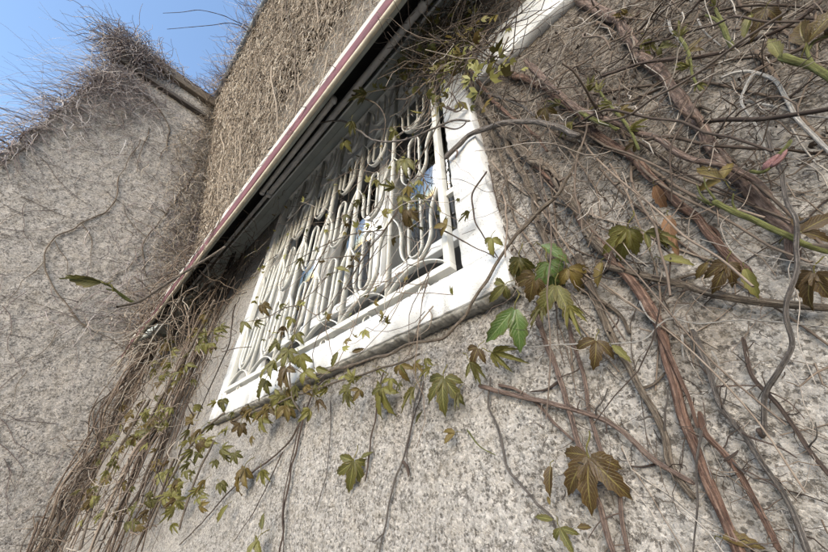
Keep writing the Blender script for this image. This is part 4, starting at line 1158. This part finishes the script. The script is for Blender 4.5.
bundle(-5.4, 0.30, 9, (0.9, 5.2), (0.02, 0.22), (0.004, 0.012))
bundle(-6.5, 0.16, 44, (0.5, 5.5), (0.03, 0.30), (0.005, 0.015))
for _ in range(1000):
    x = random.choice([random.gauss(-2.65, 0.22), random.gauss(-3.15, 0.2), random.gauss(-4.3, 0.7), random.gauss(-6.45, 0.2), random.gauss(-6.45, 0.2)])
    P = wander((x, -random.uniform(0.02, 0.22), random.uniform(1.2, 4.4)), (random.uniform(-1, 1), random.uniform(-0.4, 0.3), random.uniform(-1.2, 0.5)), random.uniform(0.10, 0.55), 6, 0.36)
    P[:, 1] = np.minimum(P[:, 1], -0.012); P[:, 0] = np.maximum(P[:, 0], WX + 0.02)
    lot.tube(P, random.uniform(0.0012, 0.0034) * (1 + max(0, -x - 3) * 0.3), 4, random.random())
# wiry strands caught in the open end of the awning
for _ in range(150):
    t = random.random()
    P = wander((-2.9 - 2.3 * t, -random.uniform(0.15, 0.42), random.uniform(3.1, 3.9)), (random.uniform(-1, 0.4), random.uniform(-0.8, 0.8), random.uniform(-1.3, 0.2)), random.uniform(0.25, 0.8), 7, 0.25)
    lot.tube(P, random.uniform(0.003, 0.007), 4, random.uniform(0.5, 1.1))
for _ in range(120):
    x = -0.6 - 4.6 * random.random() ** 0.7
    P = wander((x, -0.41 - random.uniform(0, 0.03), random.uniform(3.25, 3.65)), (random.uniform(-1, 1), random.uniform(-0.3, 0.1), random.uniform(-1, 0.6)), random.uniform(0.08, 0.3) * (1 - x * 0.25), 6, 0.35)
    P[:, 1] = np.minimum(P[:, 1], -0.412)
    lot.tube(P, random.uniform(0.0008, 0.0018) * (1 - x * 0.4), 4, random.uniform(0.0, 0.8))
tag(lot.build('hanging_creeper_stems', M['bundle']), 'bundles of bare brown creeper stems hanging left of the window', 'creeper', kind='stuff')

# small-leaved creepers among the hanging bundles: each leaf a part
def leafy(label, stem_pts, spots, size, s):
    base = at(*stem_pts[-1][:2], 0.0)
    e = tag(empty('leafy_creeper', base), label, 'creeper', 'leafy creepers left of the window')
    stem_mesh('stem', e, base, 'tan', 2.2, stem_pts, s, wob=0.01)
    for (x, y) in spots:
        sj = s * random.uniform(0.7, 1.3)
        p = at(x, y, sj)
        place_leaf(e, base, p, size * random.uniform(0.7, 1.25) * mpp(p), random.gauss(95, 45), random.choice(['three', 'droop', 'young', 'young', 'open']), random.choice(['olive', 'olive', 'bronze']), roll=random.uniform(-40, 40))
def jit(pts, n, sd):
    S = spline(np.array([(x, y, 0) for x, y in pts], dtype=float), 1.0)
    return [(S[i][0] + random.gauss(0, sd), S[i][1] + random.gauss(0, sd)) for i in (random.randint(0, len(S) - 1) for _ in range(n))]
leafy('leafy creeper with olive leaves below the left end of the sill', [(226, 412), (205, 430), (185, 455), (165, 492), (150, 530)], jit([(245, 425), (215, 432), (190, 460), (175, 495)], 40, 13), 12, 0.10)
leafy('leafy creeper between the awning end and the left jamb', [(215, 300), (195, 340), (175, 375), (155, 410), (135, 450)], jit([(215, 320), (190, 345), (170, 375), (150, 410), (130, 440)], 56, 11), 10, 0.16)
leafy('leafy creeper trailing low beside the wing corner', [(150, 400), (128, 435), (108, 470), (92, 510), (80, 550)], jit([(150, 410), (125, 440), (108, 470), (95, 505)], 40, 11), 10, 0.16)
leafy('leafy creeper of small bronze leaves along the wall foot at left', [(215, 440), (200, 470), (188, 500), (180, 530)], jit([(200, 490), (180, 500), (150, 520), (185, 480)], 26, 15), 12, 0.10)
leafy('leafy creeper strung along the underside of the sill', [(420, 355), (380, 370), (330, 385), (280, 402), (235, 420)], jit([(420, 372), (380, 380), (330, 390), (290, 400), (245, 420)], 34, 8), 14, 0.09)

# dry mat covering the wall above the awning and the soffit
lot = Lot()
zc = np.linspace(4.1, H - 0.03, 60)
def mat_y(z):
    """the growth leans out from the wall towards the gutter"""
    t = np.clip((z - 5.2) / (H - 5.2), 0, 1)
    return EY * t ** 1.15
for _ in range(27000):
    x = WX + 0.05 + (random.random() ** 1.3) * 6.6
    z = 4.05 + (H + 0.05 - 4.05) * random.random() ** 0.85
    s_ = abs(random.gauss(0, 0.032)) + 0.01
    a_ = math.radians(random.uniform(0, 360) if random.random() < 0.6 else random.gauss(-90, 30))
    P = wander((x, 0, z), (math.cos(a_), 0, math.sin(a_)), random.uniform(0.07, 0.27), 4, 0.5)
    P[:, 2] = np.minimum(P[:, 2], H + 0.06)
    P[:, 1] = mat_y(P[:, 2]) + 0.05 - s_ + P[:, 1] * 0.35
    P[:, 1] = np.where(P[:, 2] < 5.2, np.minimum(P[:, 1], -0.006), P[:, 1]); P[:, 0] = np.maximum(P[:, 0], WX + 0.03)
    dist = np.linalg.norm(P[0] - EYE)
    lot.tube(P, random.uniform(0.0005, 0.00125) * dist, 3, random.random())
for _ in range(34):      # bare main stems showing through the mat
    x = WX + 0.1 + random.random() * 6.3; z = random.uniform(5.0, H); n_ = 9
    zz = np.linspace(z, max(4.1, z - random.uniform(0.8, 3.0)), n_); sd = random.random() * 99
    P = np.stack([x + 0.5 * (vnoise(zz * 0.8, np.full(n_, sd), 1) - 0.5) + 0.15 * (vnoise(zz * 3, np.full(n_, sd), 2) - 0.5), mat_y(zz) - 0.07, zz], -1)
    P[:, 0] = np.maximum(P[:, 0], WX + 0.05)
    lot.tube(spline(P, 0.12), random.uniform(0.007, 0.014), 5, random.uniform(0.0, 0.6), 0.15)
for _ in range(1300):
    z = random.uniform(4.0, H - 0.2); y = mat_y(z) - abs(random.gauss(0, 0.34 if z < 9.3 else 0.12))
    P = wander((WX + 0.04 + random.random() * 0.08, y, z), (0.2, random.uniform(-0.8, 0.8), random.uniform(-1.2, 0.5)), random.uniform(0.12, 0.5), 4, 0.4)
    P[:, 0] = np.maximum(P[:, 0], WX + 0.02); P[:, 1] = np.minimum(P[:, 1], -0.02)
    lot.tube(P, random.uniform(0.0035, 0.008), 3, random.random())
tag(lot.build('dry_creeper_mat', M['mat']), 'brown mat of dead creeper covering the wall above the awning', 'dead creeper', kind='stuff')

# dead creeper fringe along the eaves gutter, against the sky
lot = Lot()
for _ in range(520):
    x = WX + 0.1 + (random.random() ** 1.3) * 4.5
    P = wander((x, EY - 0.06 + random.uniform(-0.05, 0.05), H + random.uniform(-0.05, 0.22)), (random.uniform(-1, 0.6), random.uniform(-1.4, 0.1), random.uniform(-0.5, 0.6)), random.uniform(0.2, 0.75), 6, 0.3)
    P[:, 1] = np.minimum(P[:, 1], EY)
    lot.tube(P, random.uniform(0.003, 0.007), 3, random.random())
tag(lot.build('eaves_fringe', M['thatch']), 'fine bare creeper twigs fringing the eaves against the sky', 'dead creeper', kind='stuff')
for lab, pts in (('upper bare twig reaching left from the eaves into the sky', [(256, 36), (246, 26), (233, 20), (222, 15), (200, 10), (182, 12), (163, 13)]),
                 ('lower bare twig reaching left from the eaves into the sky', [(254, 40), (244, 28), (230, 23), (212, 25), (190, 27), (167, 29)])):
    S = np.array([EYE + ray(x, y) / np.linalg.norm(ray(x, y)) * (9.4 + 0.9 * (x - 163) / 93) for x, y in pts])
    V_, F_, uv_ = tube_arrays(spline(S, 0.05), np.linspace(0.010, 0.004, len(spline(S, 0.05))), 5, 0.3)
    me = mesh('bare_twig', V_, F_, True, off=S[0]); 
    o = link('bare_twig', me, None, M['dark']); o.location = S[0]
    tag(o, lab, 'twig', 'bare twigs against the sky')

# thatch of dead vines over the outer corner of the wing
lot = Lot()
top = np.array([WX + 0.1, WY - 0.05, WT])
for _ in range(2300):
    q = random.random()
    if q < 0.62:       # clump at the corner
        y = WY + random.gauss(0.10, 0.30); x = WX + random.uniform(-0.2, 0.2); z = WT + random.gauss(-0.12, 0.22)
    elif q < 0.9:      # down the outer arris
        t = random.random() ** 1.2
        y = WY - random.uniform(-0.1, 0.12); x = WX + random.uniform(-0.3, 0.15); z = WT - 0.1 - 4.4 * t
    else:              # along the cornice
        y = WY + random.random() ** 1.4 * 2.9; x = WX + random.uniform(0.0, 0.2); z = WT + random.uniform(0.0, 0.12)
    d = (random.uniform(-0.4, 0.6), random.uniform(-1.2, 0.7), random.uniform(-1.1, 0.3))
    P = wander((x, y, z), d, random.uniform(0.2, 0.75), 6, 0.30, pull=(0.0, 0, -0.10))
    m_ = (P[:, 1] > WY - 0.02) & (P[:, 2] < WT)
    P[m_, 0] = np.maximum(P[m_, 0], WX + 0.05)
    lot.tube(P, random.uniform(0.004, 0.009), 3, random.random())
# long wisps hanging out to the left of the arris
for _ in range(330):
    t = random.random() ** 0.8
    p = (WX + random.uniform(-0.5, 0.1), WY - random.uniform(-0.2, 0.15), WT + 0.05 - 3.9 * t)
    P = wander(p, (random.uniform(-0.5, 0.5), random.uniform(-1.0, -0.2), random.uniform(-0.7, 0.2)), random.uniform(0.4, 1.5), 10, 0.26, pull=(0, 0, -0.10))
    lot.tube(P, random.uniform(0.0020, 0.0040), 3, random.uniform(0.5, 1.1))
for _ in range(700):   # fuzz on the face under the corner
    y = WY + abs(random.gauss(0, 0.5)); z = WT - 0.9 - abs(random.gauss(0, 1.0))
    P = wander((WX + 0.05, y, z), (0.2, random.uniform(-0.7, 0.7), random.uniform(-1.2, 0.2)), random.uniform(0.2, 0.7), 5, 0.32)
    P[:, 0] = np.maximum(P[:, 0], WX + 0.02)
    P[:, 1] = np.minimum(P[:, 1], -0.03)
    lot.tube(P, random.uniform(0.0030, 0.006), 3, random.uniform(0.1, 1))
for _ in range(800):   # where wing and main wall meet
    y = -abs(random.gauss(0, 0.6)) - 0.03; z = random.uniform(4.0, WT - 1.3)
    P = wander((WX + 0.05, y, z), (0.2, random.uniform(-0.6, 0.6), random.uniform(-1.2, 0.2)), random.uniform(0.2, 0.7), 5, 0.3)
    P[:, 0] = np.maximum(P[:, 0], WX + 0.02); P[:, 1] = np.minimum(P[:, 1], -0.02)
    lot.tube(P, random.uniform(0.003, 0.007), 3, random.uniform(0.0, 0.8))
for _ in range(130):    # thin dark stems clinging all over the face
    y = random.uniform(WY, -0.1); z = random.uniform(1.5, WT - 0.8)
    P = wander((WX + 0.02, y, z), (0.0, random.uniform(-1, 1), random.uniform(-1.4, 0.2)), random.uniform(0.3, 1.3), 8, 0.24)
    P[:, 0] = WX + 0.02; P[:, 1] = np.clip(P[:, 1], WY, -0.02)
    lot.tube(P, random.uniform(0.0025, 0.006), 3, random.uniform(-0.1, 0.35))
tag(lot.build('vine_thatch', M['thatch']), 'grey thatch of dead vines draped over the corner of the wing', 'dead creeper', kind='stuff')

# dark creeper lines on the wing face, traced
def wing_creeper(label, lines, wpx=1.3):
    b = at_x(*lines[0][-1], WX)
    e = tag(empty('wing_creeper', b), label, 'creeper', 'dark creeper stems on the wing')
    for i, ln in enumerate(lines):
        P = np.array([at_x(x, y, WX + 0.03) for x, y in ln])
        P[:, 1] = np.minimum(P[:, 1], -0.02)
        r = 0.5 * wpx * (1.0 if i == 0 else 0.6) * mpp(P[0])
        S = spline(P, 0.06)
        S[:, 1] += 0.05 * (vnoise(np.arange(len(S)) * 0.35, np.full(len(S), i * 3.0), 8) - 0.5)
        V_, F_, uv_ = tube_arrays(S, np.linspace(r, r * 0.5, len(S)), 5, 0.3, i)
        me = mesh('stem' if i == 0 else 'side_stem', V_, F_, True, off=b)
        link('stem' if i == 0 else 'side_stem', me, e, M['tan'])
wing_creeper('looping dark creeper stem in the middle of the wing', [[(120, 176), (115, 200), (100, 215), (83, 223), (65, 233), (53, 240), (43, 260), (52, 283), (70, 310), (88, 328)], [(83, 223), (92, 240), (91, 255), (90, 268)], [(23, 197), (50, 210), (83, 223)], [(53, 240), (66, 258), (70, 275)], [(43, 260), (20, 285), (5, 300)]])
wing_creeper('branching dark creeper stem near the main wall on the wing', [[(200, 160), (190, 180), (178, 197), (167, 213), (156, 225), (147, 237), (142, 253), (147, 277)], [(167, 213), (157, 208), (148, 203)], [(147, 237), (136, 228), (125, 215), (122, 200)], [(142, 253), (128, 268), (110, 280)]])
wing_creeper('dark forked creeper stem hanging below the wing cornice', [[(145, 95), (158, 108), (168, 125), (168, 142), (160, 158)], [(142, 140), (128, 160), (118, 178)], [(150, 128), (140, 150), (136, 172)], [(105, 124), (122, 126), (123, 112)], [(90, 126), (80, 127), (72, 128)]], 1.5)
wing_creeper('faint creeper stem along the lower edge of the wing', [[(70, 310), (90, 330), (110, 338), (125, 352)], [(88, 328), (75, 318), (40, 305), (0, 295)], [(60, 330), (40, 352), (15, 362), (0, 365)], [(25, 370), (15, 395), (5, 415)]], 1.1)
wing_creeper('thin creeper stem near the left edge of the wing top', [[(40, 135), (28, 145), (15, 155), (0, 165)], [(40, 135), (38, 128), (32, 122)]], 1.5)

tag(lg.build('tiny_leaves', M['tinyleaf']), 'tiny olive leaves sprinkled through the shoots over the window', 'leaves', kind='stuff')

# ------------------------------------------------------------------ trees across the yard, mirrored in the panes
def tree(label, x, y, h_, r_):
    e = tag(empty('tree', (x, y, 0)), label, 'tree', 'trees across the yard')
    P = np.array([(0, 0, 0), (0.1, 0.05, h_ * 0.3), (-0.05, 0.1, h_ * 0.6), (0, 0, h_ * 0.9)])
    V_, F_, uv_ = tube_arrays(spline(P, 0.3), np.linspace(0.22, 0.05, len(spline(P, 0.3))), 10, 0.1)
    link('trunk', mesh('trunk', V_, F_, True), e, M['dark'])
    lt = Lot()
    for i in range(46):
        a_ = random.uniform(0, 2 * math.pi); z0 = h_ * random.uniform(0.3, 0.85)
        Q = wander((0, 0, z0), (math.cos(a_), math.sin(a_), random.uniform(0.1, 0.8)), r_ * random.uniform(0.6, 1.0), 6, 0.15)
        lt.tube(Q, 0.05, 5, 0.2)
    lt.build('limbs', M['bundle'], e)
    lv = Lot()
    for i in range(2600):
        a_ = random.uniform(0, 2 * math.pi); u_ = random.random() ** 0.5; zt = random.random()
        rr_ = r_ * math.sin(math.pi * (0.15 + 0.8 * zt)) * u_
        leaf_quads(lv, np.array([rr_ * math.cos(a_), rr_ * math.sin(a_), h_ * (0.28 + 0.75 * zt)]), random.uniform(0.10, 0.20), random.random() * 0.6)
    lv.build('crown', M['tinyleaf'], e)
tree('leafy tree across the yard mirrored in the window panes', -9.5, -10.5, 6.2, 2.3)
